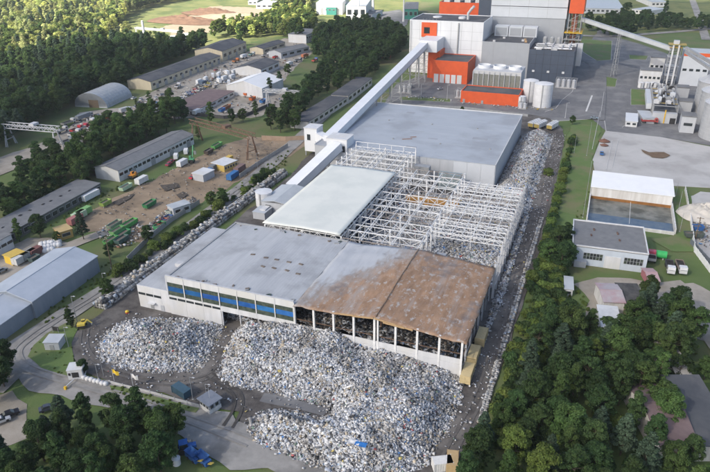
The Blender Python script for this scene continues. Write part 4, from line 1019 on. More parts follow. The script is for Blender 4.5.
# ================================================================== sheds and houses placed by their eaves
def shed(label, A, B, C, z, roof='gable', wall=wall_white, rmat=roof_dark, wins=0, wz=(.4,.75), wfrac=.6, doors=0, name='shed', cat='shed', rise=None, over=.3, side_wins=0, dz=None):
    """A, B: left and right end of the front eave in the photo; C: a point on the rear eave; z: eave height"""
    a, b, c = G(*A, z), G(*B, z), G(*C, z); ex = (b-a).normalized(); L = (b-a).length; ey = Vector((-ex.y, ex.x, 0)); w = (c-a).dot(ey)
    cen = (a+b)/2+ey*w/2; rz = math.atan2(ex.y, ex.x)
    t = thing(name, label, cat, (cen.x, cen.y, 0), rz); hx, hy = L/2, abs(w)/2
    rise = rise if rise is not None else {'gable': .22*hy, 'flat': 0, 'mono': .12*2*hy, 'arch': hy}[roof]
    if roof == 'arch':
        prof = [(-hy*math.cos(math.pi*i/14), z+.02+hy*.72*math.sin(math.pi*i/14)) for i in range(15)]
        MB().extr_x(prof, -hx, hx).build('roof', rmat, t)
        MB().box(-hx, hx, -hy, hy, 0, z).build('wall', wall, t)
        for k in range(9): MB().extr_x([(p[0]*1.012, z+(p[1]-z)*1.015) for p in prof], -hx+L*k/9+.1-.1*(k == 0), -hx+L*k/9+.35).build('rib', rmat, t)
        MB().box(-hx-.12, -hx-.01, -hy*.5, hy*.1, 0, z+hy*.35).build('door', wood, t)
        return t
    if roof == 'gable': wp = [(-hy,0),(hy,0),(hy,z),(0,z+rise),(-hy,z)]; rp = [(-hy-over,z-.02),(0,z+rise+.01),(hy+over,z-.02),(hy+over,z+.2),(0,z+rise+.26),(-hy-over,z+.2)]
    elif roof == 'mono': wp = [(-hy,0),(hy,0),(hy,z+rise),(-hy,z)]; rp = [(-hy-over,z+.01),(hy+over,z+rise+.01),(hy+over,z+rise+.24),(-hy-over,z+.24)]
    else: wp = [(-hy,0),(hy,0),(hy,z),(-hy,z)]; rp = [(-hy-over,z+.003),(hy+over,z+.003),(hy+over,z+.25),(-hy-over,z+.25)]
    MB().extr_x(wp, -hx, hx).build('wall', wall, t); r = MB().extr_x(rp, -hx-over, hx+over).build('roof', rmat, t)
    if roof == 'gable': MB().box(-hx-over, hx+over, -.25, .25, z+rise+.12, z+rise+.34).build('ridge', rmat, r)
    n = wins+doors
    for i in range(wins):
        st = L/wins; x = -hx+st*(i+.5); ww = st*wfrac/2
        f = MB().box(x-ww-.1, x+ww+.1, -hy-.09, -hy-.005, z*wz[0]-.1, z*wz[1]+.1).build('window', wall_white, t)
        MB().box(x-ww, x+ww, -hy-.13, -hy-.092, z*wz[0], z*wz[1]).build('pane', glass, f)
    for i in range(doors):
        st = L/doors; x = -hx+st*(i+.5)+st*.18; MB().box(x-min(1.6,st*.2), x+min(1.6,st*.2), -hy-.16, -hy-.006, .05, dz or min(3.4, z*.7)).build('door', steel_grey, t)
    for i in range(side_wins):
        st = 2*hy/side_wins; y = -hy+st*(i+.5); f = MB().box(hx+.005, hx+.09, y-st*.3, y+st*.3, z*wz[0]-.1, z*wz[1]+.1).build('window', wall_white, t)
        MB().box(hx+.092, hx+.13, y-st*.25, y+st*.25, z*wz[0], z*wz[1]).build('pane', glass, f)
    return t
# upper left works
s = shed('long cream workshop with dark roof and a row of doors at the forest edge', (150.5,82), (220.4,55.9), (139,76), 6.0, 'gable', wall_cream, roof_dark, 14, (.45,.75), .45, 9, 'workshop', 'workshop')
s = shed('taller cream workshop with dark roof at the far end of the long one', (222,51.5), (246,41.8), (202,47.5), 8.5, 'gable', wall_cream, roof_dark, 5, (.4,.7), .5, 3, 'workshop', 'workshop')
shed('arched grey metal quonset hut at the forest edge', (107,107), (132,95.5), (91,98.5), 0.9, 'arch', wall_grey, pm('quonset', (.30,.325,.35), (.36,.385,.41), .5, .5, wave=('X',1.2,.3)), name='quonset_hut', cat='hut')
shed('white tent hall with pale gable roof in the gravel yard', (262,88.5), (283,79), (239,80), 6.5, 'gable', wall_white, pm('tent_white', (.74,.75,.76), (.7,.71,.72), .2, .6), 0, name='tent_hall', cat='hall', rise=4.0, dz=4)
shed('dark-roofed white store behind the tent hall', (261,69.5), (279,61.5), (243,64.5), 5.5, 'gable', wall_white, roof_dark, 3, name='store', cat='store')
shed('low flat purple-grey roofed shed beside the parked cars', (197,110), (234,91), (178,103), 3.5, 'flat', wall_dirty, roof_purple, 6, name='low_shed')
shed('low dark-roofed shed half hidden by trees near the quonset hut', (150,118), (174,107), (133,113), 3.5, 'flat', wall_dirty, roof_mid, 0, name='low_shed')
shed('two-storey white office block with dark roof among the trees', (306,35), (322,29.5), (294,32), 8.0, 'flat', wall_white, roof_mid, 8, (.55,.75), .5, name='office', cat='office', side_wins=3)
shed('grey-roofed store below the green trees, right of the tent hall', (281,53), (309,46.5), (276,49.5), 5.0, 'gable', wall_grey, roof_mid, 4, name='store', cat='store')
shed('dark green-grey roofed shed at the left edge of the dark wood', (263,49), (285,42), (256,46), 5.0, 'gable', wall_cream, roof_dark, 3, name='store', cat='store')
shed('small cream house with flat grey roof in the trees near the plant', (328,58), (345,59), (332,55), 4.0, 'flat', wall_cream, roof_mid, 3, name='house', cat='house')
shed('brick-red shed at the edge of the wood beside the conveyor', (384,53), (391,52), (385,47), 5.0, 'gable', pm('brick_red', (.30,.11,.07), (.25,.09,.06), .5, .9), roof_dark, 1, name='house', cat='house')
shed('long black-roofed shed beside the conveyor, nearer end', (308,122), (347,97), (297,116), 4.5, 'flat', wall_dirty, roof_dark, 8, name='long_shed')
shed('long black-roofed shed beside the conveyor, far end', (348,96), (372,78), (338,90), 5.2, 'flat', wall_dirty, roof_dark, 6, name='long_shed')
shed('long white-walled workshop with dark roof and strip windows by the earth yard', (118,171), (193,134.5), (97,166), 5.5, 'gable', wall_white, roof_mid, 18, (.5,.75), .75, 4, 'workshop', 'workshop')
# far factory in the sun
def far(label, A, B, C, z, wall, rmat, **k): return shed(label, A, B, C, z, 'flat', wall, rmat, **k)
teal = pm('teal_cladding', (.03,.16,.13), (.035,.18,.15), .3, .5)
far('white and teal factory hall in sunlight near the top edge', (316,3), (342,3), (318,-4), 14, wall_white, roof_pale, name='factory', cat='factory', doors=3, dz=8)
t = far('teal-fronted part of the sunlit factory', (319,7), (336,7.5), (320,2), 9, teal, roof_pale, name='factory', cat='factory', wins=4, wz=(.6,.75))
far('white stepped factory block with dark loading bay in sunlight', (346,6), (366,6), (348,-2), 16, wall_white, roof_pale, name='factory', cat='factory', wins=3)
far('low white factory wing beside the timber yard', (350,13), (372,14), (352,9), 6, wall_white, roof_mid, name='factory', cat='factory', wins=4)
far('teal and white hall behind the white boiler block', (404,9), (418,9), (405,2), 12, teal, roof_mid, name='factory', cat='factory', wins=3)
far('white gabled house in sunlight at the far clearing', (256,4), (272,4), (258,0), 6, wall_white, roof_pale, name='house', cat='house', wins=3)
far('small white house at the top edge left of the clearing', (248,1), (257,1), (249,-2), 5, wall_white, roof_pale, name='house', cat='house', wins=2)
far('long pale greenhouse roofs at the top right edge', (578,8), (624,9), (580,-4), 6, wall_grey, pm('greenhouse', (.34,.37,.40), (.40,.43,.46), .4, .4), name='greenhouse', cat='greenhouse', wins=10)
far('low white and blue building in the far field', (632,9), (650,11), (634,5), 5, wall_white, roof_pale, name='house', cat='house', wins=5)
far('pale grey hall at the far field edge', (652,2), (668,2), (653,-4), 6, wall_white, roof_pale, name='hall', cat='hall', wins=4)
sheet('timber_yard', [(352,16),(400,10),(410,18),(404,28),(372,26)], asphalt, 2)
for c, l in (((176,45.5),'left'),((187,43),'right')): g_ = G(*c); tank('white round fuel tank in the sunlit clearing, %s of two' % l, (g_.x,g_.y), 7.5, 8.5, tank_white, dome=.8)
# slim chimneys
def pole(label, base, topy, r, mat, name='light_mast', cat='mast', head=None, group=None, r2=None):
    g_ = G(*base); h = height(base, topy); t = thing(name, label, cat, (g_.x,g_.y,0), 0, group)
    MB().tube((0,0,0),(0,0,h),r,8,r2 or r*.6).build('shaft', mat, t)
    MB().lathe((0,0,0),[(r*3,0),(r*3,.25),(r*1.6,.3)],8).build('base', concrete, t)
    if head == 'lamp':
        MB().beam((0,0,h-.1),(1.1,0,h+.1),.1).build('arm', mat, t); MB().box(.9,1.5,-.14,.14,h+.06,h+.2).build('lamp', steel_pale, t)
    if head == 'flood':
        MB().box(-.9,.9,-.15,.15,h,h+.5).build('lamp_bar', steel_pale, t)
    if head == 'wire':
        MB().beam((-1.2,0,h-.5),(1.2,0,h-.5),.16).build('crossarm', wood, t); MB().beam((0,-1.0,h-1.1),(0,1.0,h-1.1),.14).build('crossarm', wood, t)
    return t
pole('tall white chimney rising from the sunlit clearing', (145.6,43.5), 20.5, 1.4, wall_white, 'chimney', 'chimney', r2=1.1)
pole('white chimney beside the sunlit factory', (359,20), -6, 1.2, wall_white, 'chimney', 'chimney')
pole('white chimney left of the boiler block at the top edge', (403.5,22), -4, 1.3, wall_white, 'chimney', 'chimney')
pole('white silo stack beside the stepped factory', (373,16), 0, 2.2, wall_white, 'chimney', 'chimney')
wall_slate = pm('wall_slate', (.23,.26,.30), (.19,.22,.26), .4, .6, streak=(1,1,.2)); roof_blue = pm('roof_blue', (.34,.38,.44), (.39,.43,.49), .25, .5, c3=(.31,.35,.41), s3=.08)
# middle-left
dk = shed('long dilapidated shed with holes in its dark roof below the wood', (6,235), (100,183.5), (-8,226), 4.0, 'mono', pm('shed_dark', (.10,.10,.095), (.16,.155,.15), .6, .9), roof_mid, 14, (.3,.75), .7, name='open_shed', cat='shed', rise=.8)
for i in range(9):
    x = -30+i*5.5+rng.random()*2; y = -1.5+rng.random()*3.5; z = 4.27+.8*(y+5)/10
    MB().obox((x,y), .7+rng.random()*1.2, .5+rng.random()*.7, z+.06, z+.12, .2).build('roof_hole', black, dk)
shed('white house with dark strip window cut by the left edge', (-20,251), (11,234.5), (-22,236), 5.5, 'flat', wall_white, roof_mid, 5, (.45,.65), .85, name='house', cat='house')
wg = shed('big pale blue-grey gable warehouse at the left', (32,302), (97,256.5), (-22,298), 6.0, 'gable', wall_slate, roof_blue, 0, name='warehouse', cat='warehouse', rise=2.2)
shed('lower gable warehouse joined to the big one at the left edge', (-30,346), (31,303.5), (-80,330), 5.2, 'gable', wall_slate, roof_blue, 0, name='warehouse', cat='warehouse', rise=1.6)
# right side
wk = shed('pale blue workshop with flat grey roof and a white roller door', (572.5,246), (648.5,255.5), (582,221.5), 6.8, 'flat', pm('wall_pale_blue', (.47,.53,.60), (.42,.47,.54), .5, .8, streak=(1,1,.3)), roof_mid, 0, name='workshop', cat='workshop', over=.05)
Lw = 26; fy = None
ch = [c for c in wk.children if c.name.startswith('wall')][0]; hx = max(v.co.x for v in ch.data.vertices); hy = max(v.co.y for v in ch.data.vertices)
MB().box(-1.2, 4.0, -hy-.15, -hy-.01, 0, 4.6).build('roller_door', wall_white, wk)
for a, b in ((-8.2,-1.9),(5.0,hx-1.2)):
    n = 6; w = (b-a)/n; f = MB().box(a-.1, b+.1, -hy-.08, -hy-.01, 2.5, 5.0).build('window', wall_grey, wk)
    for i in range(n):
        for k in range(2): MB().box(a+w*i+.06, a+w*(i+1)-.06, -hy-.12, -hy-.082, 2.6+1.2*k, 3.7+1.2*k).build('pane', glass if (i*3+k) % 4 else glass_green, f)
for x, y, l in ((-5,4,3),(3,3,3.4),(-6,-1,2),(3.4,-2.5,2.2)): MB().obox((x,y), .5, l*.5, 7.06, 7.5, .1).build('roof_vent', pm('rust_vent', (.10,.06,.05), (.14,.09,.07), 1, .9), wk)
for a in ((-hx-.1,hx+.1,-hy-.1,-hy+.25),(-hx-.1,hx+.1,hy-.25,hy+.1),(-hx-.1,-hx+.25,-hy+.26,hy-.26),(hx-.25,hx+.1,-hy+.26,hy-.26)): MB().box(*a,7.06,7.5).build('parapet', wall_white, wk)
MB().box(-11,-7,-hy-2.2,-hy-.4,0,2.3).build('container_row', wall_grey, wk)
shed('barn with faded pink and grey arched roof among the trees', (604,302), (625,303), (605,284), 4.2, 'gable', wall_dirty, pm('pink_roof', (.33,.30,.32), (.40,.37,.385), .3, .6, c3=(.36,.24,.255), s3=.12), 0, name='barn', cat='barn', rise=.9)
shed('white corrugated lean-to roof below the pink barn', (602,327), (622,329), (602,308), 3.4, 'mono', wall_dirty, pm('white_corrugated', (.60,.62,.64), (.5,.52,.54), .5, .6, wave=('Y',1.0,.3)), 0, name='lean_to', cat='shed', rise=.7)
shed('black-boarded shed roof right of the pink barn', (627,308), (649,309), (628,285.5), 3.8, 'mono', wood, pm('black_boards', (.05,.05,.052), (.10,.10,.10), .6, .9, wave=('X',1.2,.4)), 0, name='shed', cat='shed', rise=.5)
shed('long low building with pale tin roof at the lower right edge', (681,384), (696,384), (680,339), 4.0, 'gable', wall_dirty, pm('pale_tin', (.42,.41,.40), (.35,.34,.33), .5, .7), 0, name='long_shed', rise=2.0)
shed('dull purple-roofed building at the lower right among trees', (660,446), (698,446), (666,385), 4.5, 'gable', wall_dirty, roof_purple, 0, name='house', cat='house', rise=3.2)
shed('dark grey-roofed building cut by the lower right edge', (699,446), (740,446), (698,384), 4.6, 'mono', wall_dirty, roof_dark, 0, name='house', cat='house', rise=2.5)
shed('small pink wooden shed beside the green tank', (649,281), (659.5,281.5), (650,269), 2.4, 'gable', pm('pink_wood', (.32,.13,.15), (.27,.11,.13), 1, .85), pm('pink_tin', (.40,.28,.29), (.34,.23,.25), 1, .7), 0, name='hut', cat='hut', rise=.9)
shed('grey kiosk with dark flat roof above the basin', (627,191), (639,192), (628,176.5), 4.5, 'flat', wall_grey, roof_dark, 2, name='kiosk', cat='kiosk')
shed('white weighbridge kiosk with a blue stripe on the plant yard', (626,121), (637.5,122), (627,113), 3.2, 'flat', wall_white, pm('stripe_roof', (.60,.62,.65), (.55,.57,.6), .5, .5), 2, name='kiosk', cat='kiosk')
shed('pale blue weighbridge office next to the red truck', (643,118), (655,118.5), (644,111), 3.2, 'flat', wall_grey, roof_pale, 2, name='kiosk', cat='kiosk')
shed('white shed standing in the grass left of the concrete yard', (565,289), (573,290), (567,277), 2.6, 'flat', wall_white, roof_pale, 1, name='hut', cat='hut')
# settling basin
bs = thing('settling_basin', 'walled basin of grey sludge and blue water below a white roofed shed', 'basin', (19,262,0), world=True)
bx0, bx1, by0, by1, bm = 2.6, 34.2, 246.5, 289, 272
for a in ((bx0-.5,bx0,by0,by1),(bx1,bx1+.5,by0,by1),(bx0,bx1,by0-.5,by0)): MB().box(*a,0,1.3 if a[3] == by0 else 2.6).build('wall', wall_dirty if a[0] > 0 else wall_white, bs)
MB().box(bx0,bx1,by0,bm,.15,.3).build('sludge', pm('sludge', (.13,.14,.125), (.22,.22,.20), .25, .5, .3, 1.5, c3=(.07,.075,.065), s3=.12), bs)
MB().box(bx0+.02,bx1-.02,by0+.02,by0+9.5,.302,.36).build('water', pm('basin_water', (.045,.075,.12), (.10,.125,.15), .3, .15, .2, 2, spec=.6), bs)
wf = MB().box(bx0,bx1,bm,bm+.4,.31,5.6).build('inner_wall', pm('stained_white', (.66,.66,.65), (.48,.46,.43), .35, .8, streak=(1,1,.1)), bs)
MB().box(bx0+.01,bx1-.01,bm-.08,bm-.01,.37,1.6).build('rust_band', pm('rust_band', (.28,.13,.04), (.20,.09,.03), .4, .9), wf)
MB().extr_x([(bm-.3,5.605),(by1+.4,6.6),(by1+.4,6.85),(bm-.3,5.85)], bx0-.6, bx1+.6).build('roof', pm('clean_white', (.76,.77,.78), (.71,.72,.73), .2, .6), bs)
MB().box(bx0,bx1,by1-.4,by1,0,6.5).build('wall', wall_white, bs)
MB().beam((18,by0+.2,2),(17.6,by0+9,7.5),.12).build('light_pole', steel_pale, bs)

# ================================================================== gantry cranes
def gantry(label, A, B, zt, mat, depth=4.0, h=2.2, legs=((0,),(1,))):
    a, b = G(*A), G(*B); L = (b-a).length; rz = math.atan2(b.y-a.y, b.x-a.x); t = thing('gantry_crane', label, 'crane', (a.x,a.y,0), rz)
    for s in (-1,1):
        m = MB(); n = max(6, int(L/3)); y = s*depth/2
        m.beam((-2,y,zt),(L+2,y,zt),.35); m.beam((-2,y,zt-h),(L+2,y,zt-h),.35)
        for i in range(n):
            x = -2+(L+4)*i/n; x2 = -2+(L+4)*(i+1)/n; m.beam((x,y,zt-h),((x+x2)/2,y,zt),.2); m.beam(((x+x2)/2,y,zt),(x2,y,zt-h),.2)
        m.build('girder', mat, t)
    for x in (0, L):
        m = MB()
        for s in (-1,1): m.beam((x,s*(depth/2+1.6),0),(x,s*depth/2*.7,zt-h),.5); m.beam((x+1.2,s*(depth/2+1.6),0),(x,s*depth/2*.7,zt-h),.3)
        m.beam((x,-depth/2-1.2,zt*.3),(x,depth/2+1.2,zt*.3),.3); m.build('leg', mat, t)
    m = MB(); m.box(L*.6-1.5,L*.6+1.5,-depth/2,depth/2,zt+.2,zt+1.4); m.build('trolley', mat, t); return t
gantry('pale steel gantry crane spanning the gravel yard at the left', (11,145), (59,149.5), 12.5, steel_pale)
gantry('rusty gantry crane over the upper end of the earth yard', (197,142), (252,158), 13, steel_rust)
gantry('pale gantry crane among the trees behind the tent hall', (268,106), (298,108), 11, steel_pale, 3.0, 1.6)
gantry('long pale pipe bridge in the sunlit clearing', (138,36), (182,40), 9, steel_pale, 3.0, 1.4)

# ================================================================== fences and walls
def fence(label, px, h, mat, step=3.0, th=.12, name='panel_fence', cat='fence', postmat=None):
    pts = [G(*p) for p in px]; t = thing(name, label, cat, pts[0]); o = Vector(pts[0]); pan = {}
    for a, b in zip(pts, pts[1:]):
        n = max(1, round((b-a).length/step)); d = (b-a)/n; rz = math.atan2(d.y, d.x); key = (round(d.length,3))
        if key not in pan: pan[key] = (MB().box(.12,d.length-.12,-th/2,th/2,.08,h).mesh('panel', mat), MB().box(-.11,.11,-.11,.11,0,h+.15).mesh('post', postmat or mat))
        for i in range(n):
            p = a+d*i-o; inst('panel', pan[key][0], t, p, rz); inst('post', pan[key][1], t, p, rz)
    return t
fence('grey concrete panel fence along the left boundary road', [(128,262),(150,240),(172,222),(200,204)], 2.3, pm('fence_concrete', (.30,.29,.28), (.38,.37,.36), .4, .9))
fence('concrete panel fence from the blue site cabins to the rusty crane', [(240,178),(262,163),(288,147)], 2.2, pm('fence_concrete', (1,1,1)))
fence('white sheet fence between the lawn and the sand lot', [(684.5,191),(690,222),(694,252),(712,276)], 2.4, steel_white)
fence('low brick-red wall behind the rusty crane', [(262,140),(286,141),(306,140)], 2.6, pm('brown_wall', (.36,.27,.20), (.30,.22,.16), .5, .9))
fence('dark fence round the scrap corner of the gravel yard', [(176,112),(196,116),(224,119),(246,117),(270,106)], 2.2, pm('dark_fence', (.06,.06,.065), (.09,.09,.095), 1, .8))
fence('dark sheet fence along the right end of the sand lot', [(690,244),(712,268),(740,292)], 2.2, pm('slate_fence', (.10,.12,.14), (.14,.16,.18), 1, .8))
fence('thin mesh fence posts along the far edge of the works', [(400,106),(460,109),(528,117)], 1.8, steel_grey, 6, .04)
fence('low pale fence along the lower road verge', [(110,384),(150,394),(200,408)], 1.1, steel_pale, 4, .05)

# ================================================================== masts, lamps, poles, flags
for i, (b, ty, l) in enumerate((((582.6,218),161,'tallest slim mast on the lawn between track and basin'), ((586.5,156),122,'slim mast on the lawn beside the concrete apron'), ((574,153),135,'short slim mast at the far end of the lawn'), ((677.6,213),191,'slim mast right of the basin, middle of three'), ((675.5,196),182,'slim mast right of the basin, farthest of three'), ((679.5,232),213,'slim mast right of the basin, nearest of three'))):
    pole(l, b, ty, .09, steel_grey, group='slim masts round the basin')
for b, ty, l in (((78,325),296,'street lamp beside the access road, uphill of the grey box'), ((69,348),327,'street lamp beside the grey box on the verge'), ((106.8,296.6),273,'street lamp at the lower end of the bale wall'), ((193,400),377,'lamp post beside the dark trailer at the gate'), ((207,398),384,'thin aerial mast behind the guard house'), ((98.5,379),364,'flood lamp post left of the gate, nearer of two'), ((104,377),357,'flood lamp post left of the gate, farther of two')):
    pole(l, b, ty, .1, steel_grey, 'street_lamp', 'lamp', 'lamp')
pole('brown wooden power pole between warehouse and bale wall', (112,268.6), 238, .2, wood, 'power_pole', 'pole', 'wire')
pole('brown wooden power pole beside the sand lot', (695,240), 217, .2, wood, 'power_pole', 'pole', 'wire')
pole('thin steel lamp by the concrete fence near the rusty crane', (258,172), 153, .12, steel_grey, 'street_lamp', 'lamp', 'lamp')
for b, ty, l in (((421,99),84,'left'),((447,100),85,'right'),((565,118),103,'far right')): pole('plant yard lamp post near the lawn strip, %s' % l, b, ty, .14, steel_pale, 'street_lamp', 'lamp', 'lamp')
def flag(label, base, topy, rgb, rgb2=None):
    t = pole(label, base, topy, .06, steel_white, 'flagpole', 'flag'); h = height(base, topy); m = MB(); n = 8
    v = [(i*.25, .18*math.sin(i*.9), h-.1-j*1.3-.04*i) for j in (0,1) for i in range(n+1)]; v += [(x, y+.03, z) for x, y, z in v]; k = 2*(n+1)
    m.add(v, [(i,i+1,n+2+i,n+1+i) for i in range(n)]+[(k+n+1+i,k+n+2+i,k+i+1,k+i) for i in range(n)]+[(k+i,k+i+1,i+1,i) for i in range(n)]+[(n+1+i,n+2+i,k+n+2+i,k+n+1+i) for i in range(n)])
    m.build('flag_cloth', paint(rgb), t); return t
flag('yellow flag on a white pole beside the gate', (114.5,382), 369, (.75,.52,.05)); flag('white flag on a white pole right of the yellow one', (133.5,387), 373.5, (.75,.75,.75))

# ================================================================== vehicles and containers
wheel_m = MB().lathe((0,0,0), [(.05,-.12),(.34,-.12),(.34,.12),(.05,.12)], 12).mesh('tyre', rubber); bigwheel_m = MB().lathe((0,0,0), [(.1,-.17),(.5,-.17),(.5,.17),(.1,.17)], 12).mesh('tyre', rubber)
def wheels(t, xs, hw, me=wheel_m, r=.34):
    for x in xs:
        for s in (-1,1): o = inst('wheel', me, t, (x, s*hw, r)); o.rotation_euler = (math.pi/2,0,0)
def place(px, rz, name, label, cat, group=None): g_ = G(*px); return thing(name, label, cat, (g_.x, g_.y, LAYER[0]+.004), rz, group)
def car(px, rz, rgb, label, group=None, long=1.0):
    t = place(px, rz, 'parked_car', label, 'car', group); m = MB(); l = 2.15*long
    m.extr_y([(-l,.3),(l,.3),(l,.72),(l-.2,.82),(.95,.92),(-1.55*long,.95),(-l,.85)], -.86, .86); m.build('body', paint(rgb,.3), t)
    c = MB(); c.add([(-1.5*long,-.8,.951),(1.0,-.8,.93),(1.0,.8,.93),(-1.5*long,.8,.951),(-1.0*long,-.62,1.42),(.3,-.62,1.42),(.3,.62,1.42),(-1.0*long,.62,1.42)], [(4,5,6,7),(0,1,5,4),(1,2,6,5),(2,3,7,6),(3,0,4,7)]); c.build('glazing', glass, t)
    MB().box(-1.0*long,.28,-.6,.6,1.425,1.48).build('roof', paint(rgb,.3), t)
    for s in (-1,1): MB().box(l-.08,l+.02,s*.6-.16,s*.6+.16,.58,.74).build('headlight', wall_white, t)
    wheels(t, (-1.3,1.35), .80); return t
def van(px, rz, rgb, label, l=5.6, h=2.5, group=None):
    t = place(px, rz, 'van', label, 'van', group); k = l/2
    MB().extr_y([(-k,.35),(k,.35),(k,1.1),(k-.9,1.35),(k-1.7,h),(-k,h)], -1.0, 1.0).build('body', paint(rgb,.4), t)
    MB().extr_y([(k-.88,1.37),(k-.84,1.40),(k-1.58,h-.08),(k-1.62,h-.11)], -.85, .85).build('windscreen', glass, t)
    for s in (-1,1): MB().box(k-2.5,k-1.6,s*1.005-.01,s*1.005+.01,1.35,2.0).build('window', glass, t)
    wheels(t, (-k+1.0,k-1.0), .92); return t
def truck(px, rz, cab, body, label, l=8.0, kind='box', group=None, bh=3.3):
    t = place(px, rz, 'truck', label, 'truck', group); k = l/2
    MB().box(-k,k-.2,-.5,.5,.7,.95).build('chassis', black, t)
    MB().extr_y([(k-2.1,.6),(k,.6),(k,1.9),(k-.25,2.8),(k-2.1,2.8)], -1.2, 1.2).build('cab', paint(cab,.35), t)
    MB().extr_y([(k+.005,1.75),(k+.03,1.75),(k-.2,2.6),(k-.225,2.6)], -1.05, 1.05).build('windscreen', glass, t)
    for s in (-1,1): MB().box(k-1.5,k-.6,s*1.21-.01,s*1.21+.01,1.7,2.4).build('window', glass, t)
    if kind == 'box': MB().box(-k,k-2.4,-1.25,1.25,.96,bh).build('cargo_box', paint(body), t)
    elif kind == 'tank': MB().tube((-k,0,1.95),(k-2.5,0,1.95),1.05,14).build('tank', paint(body), t)
    else:
        m = MB(); m.box(-k,k-2.4,-1.25,1.25,.96,1.15)
        for a in ((-k,k-2.4,-1.25,-1.17),(-k,k-2.4,1.17,1.25),(-k,-k+.08,-1.169,1.169),(k-2.48,k-2.4,-1.169,1.169)): m.box(*a,1.152,1.95)
        m.build('tipper_bed', paint(body), t); MB().box(-k+.2,k-2.6,-1.1,1.1,1.16,1.7).build('load', soot, t)
    wheels(t, (-k+.8,-k+2.0,k-1.3), 1.05, bigwheel_m, .5); return t
def container(px, rz, rgb, label, l=6.06, w=2.44, h=2.6, group=None, open_top=False, name='container', z=0):
    t = place(px, rz, name, label, 'container', group); k = l/2; mt = paint(rgb,.6)
    if open_top:
        m = MB()
        m.add([(-k+.5,-w/2+.1,.15),(k-.5,-w/2+.1,.15),(k-.5,w/2-.1,.15),(-k+.5,w/2-.1,.15),(-k,-w/2,h),(k,-w/2,h),(k,w/2,h),(-k,w/2,h),(-k+.12,-w/2+.12,h),(k-.12,-w/2+.12,h),(k-.12,w/2-.12,h),(-k+.12,w/2-.12,h),(-k+.6,-w/2+.2,.3),(k-.6,-w/2+.2,.3),(k-.6,w/2-.2,.3),(-k+.6,w/2-.2,.3)],
              [(3,2,1,0),(0,1,5,4),(1,2,6,5),(2,3,7,6),(3,0,4,7),(4,5,9,8),(5,6,10,9),(6,7,11,10),(7,4,8,11),(8,9,13,12),(9,10,14,13),(10,11,15,14),(11,8,12,15),(12,13,14,15)]); m.build('skip_body', mt, t)
        for i in range(int(l/1.1)): x = -k+.7+1.1*i; MB().box(x,x+.1,-w/2-.08,-w/2+.02,.3,h-.1).build('rib', mt, t)
        MB().box(-k+.55,k-.55,-w/2+.18,w/2-.18,.31,h*.72).build('load', pm('skip_load', (.10,.085,.07), (.17,.15,.13), 1.2, .95), t)
    else:
        m = MB(); n = int(l/.5)
        for s in (-1,1):
            for i in range(n): x = -k+l*(i+.5)/n; m.box(x-.12,x+.12,s*(w/2-.02)-.03,s*(w/2-.02)+.03,.25,h-.15)
        m.build('corrugation', mt, t)
        MB().box(-k,k,-w/2+.04,w/2-.04,.15,h-.08).build('body', mt, t); MB().box(-k-.02,k+.02,-w/2,w/2,h-.079,h).build('roof', mt, t)
        for s in (-1,1): MB().box(-k-.07,-k-.002,s*w/4-w/4+.06,s*w/4+w/4-.06,.25,h-.15).build('door', mt, t)
        for a in (-1,1):
            for b in (-1,1): MB().box(a*k-.1,a*k+.1,b*w/2-.1,b*w/2+.1,0,h+.01).build('corner_post', mt, t)
    return t
YD = ang((110,205),(190,160))       # grain of the earth yard
HY = math.pi/2
# yellow containers by the burnt hall
for p, l in (((481,342),'pale yellow container beside the burnt hall, farthest of three'),((473,360.5),'pale yellow container beside the burnt hall, middle of three'),((467,379),'pale yellow container beside the burnt hall, nearest of three')):
    container(p, HY, (.58,.47,.26), l, 6.06, 2.6, 2.7, 'yellow containers beside the burnt hall')
container((452,468), HY+.2, (.45,.33,.18), 'tan container by the dirt track at the bottom edge', 4.5); container((442,470), .5, (.65,.65,.64), 'white box body by the dirt track at the bottom edge', 4.2)
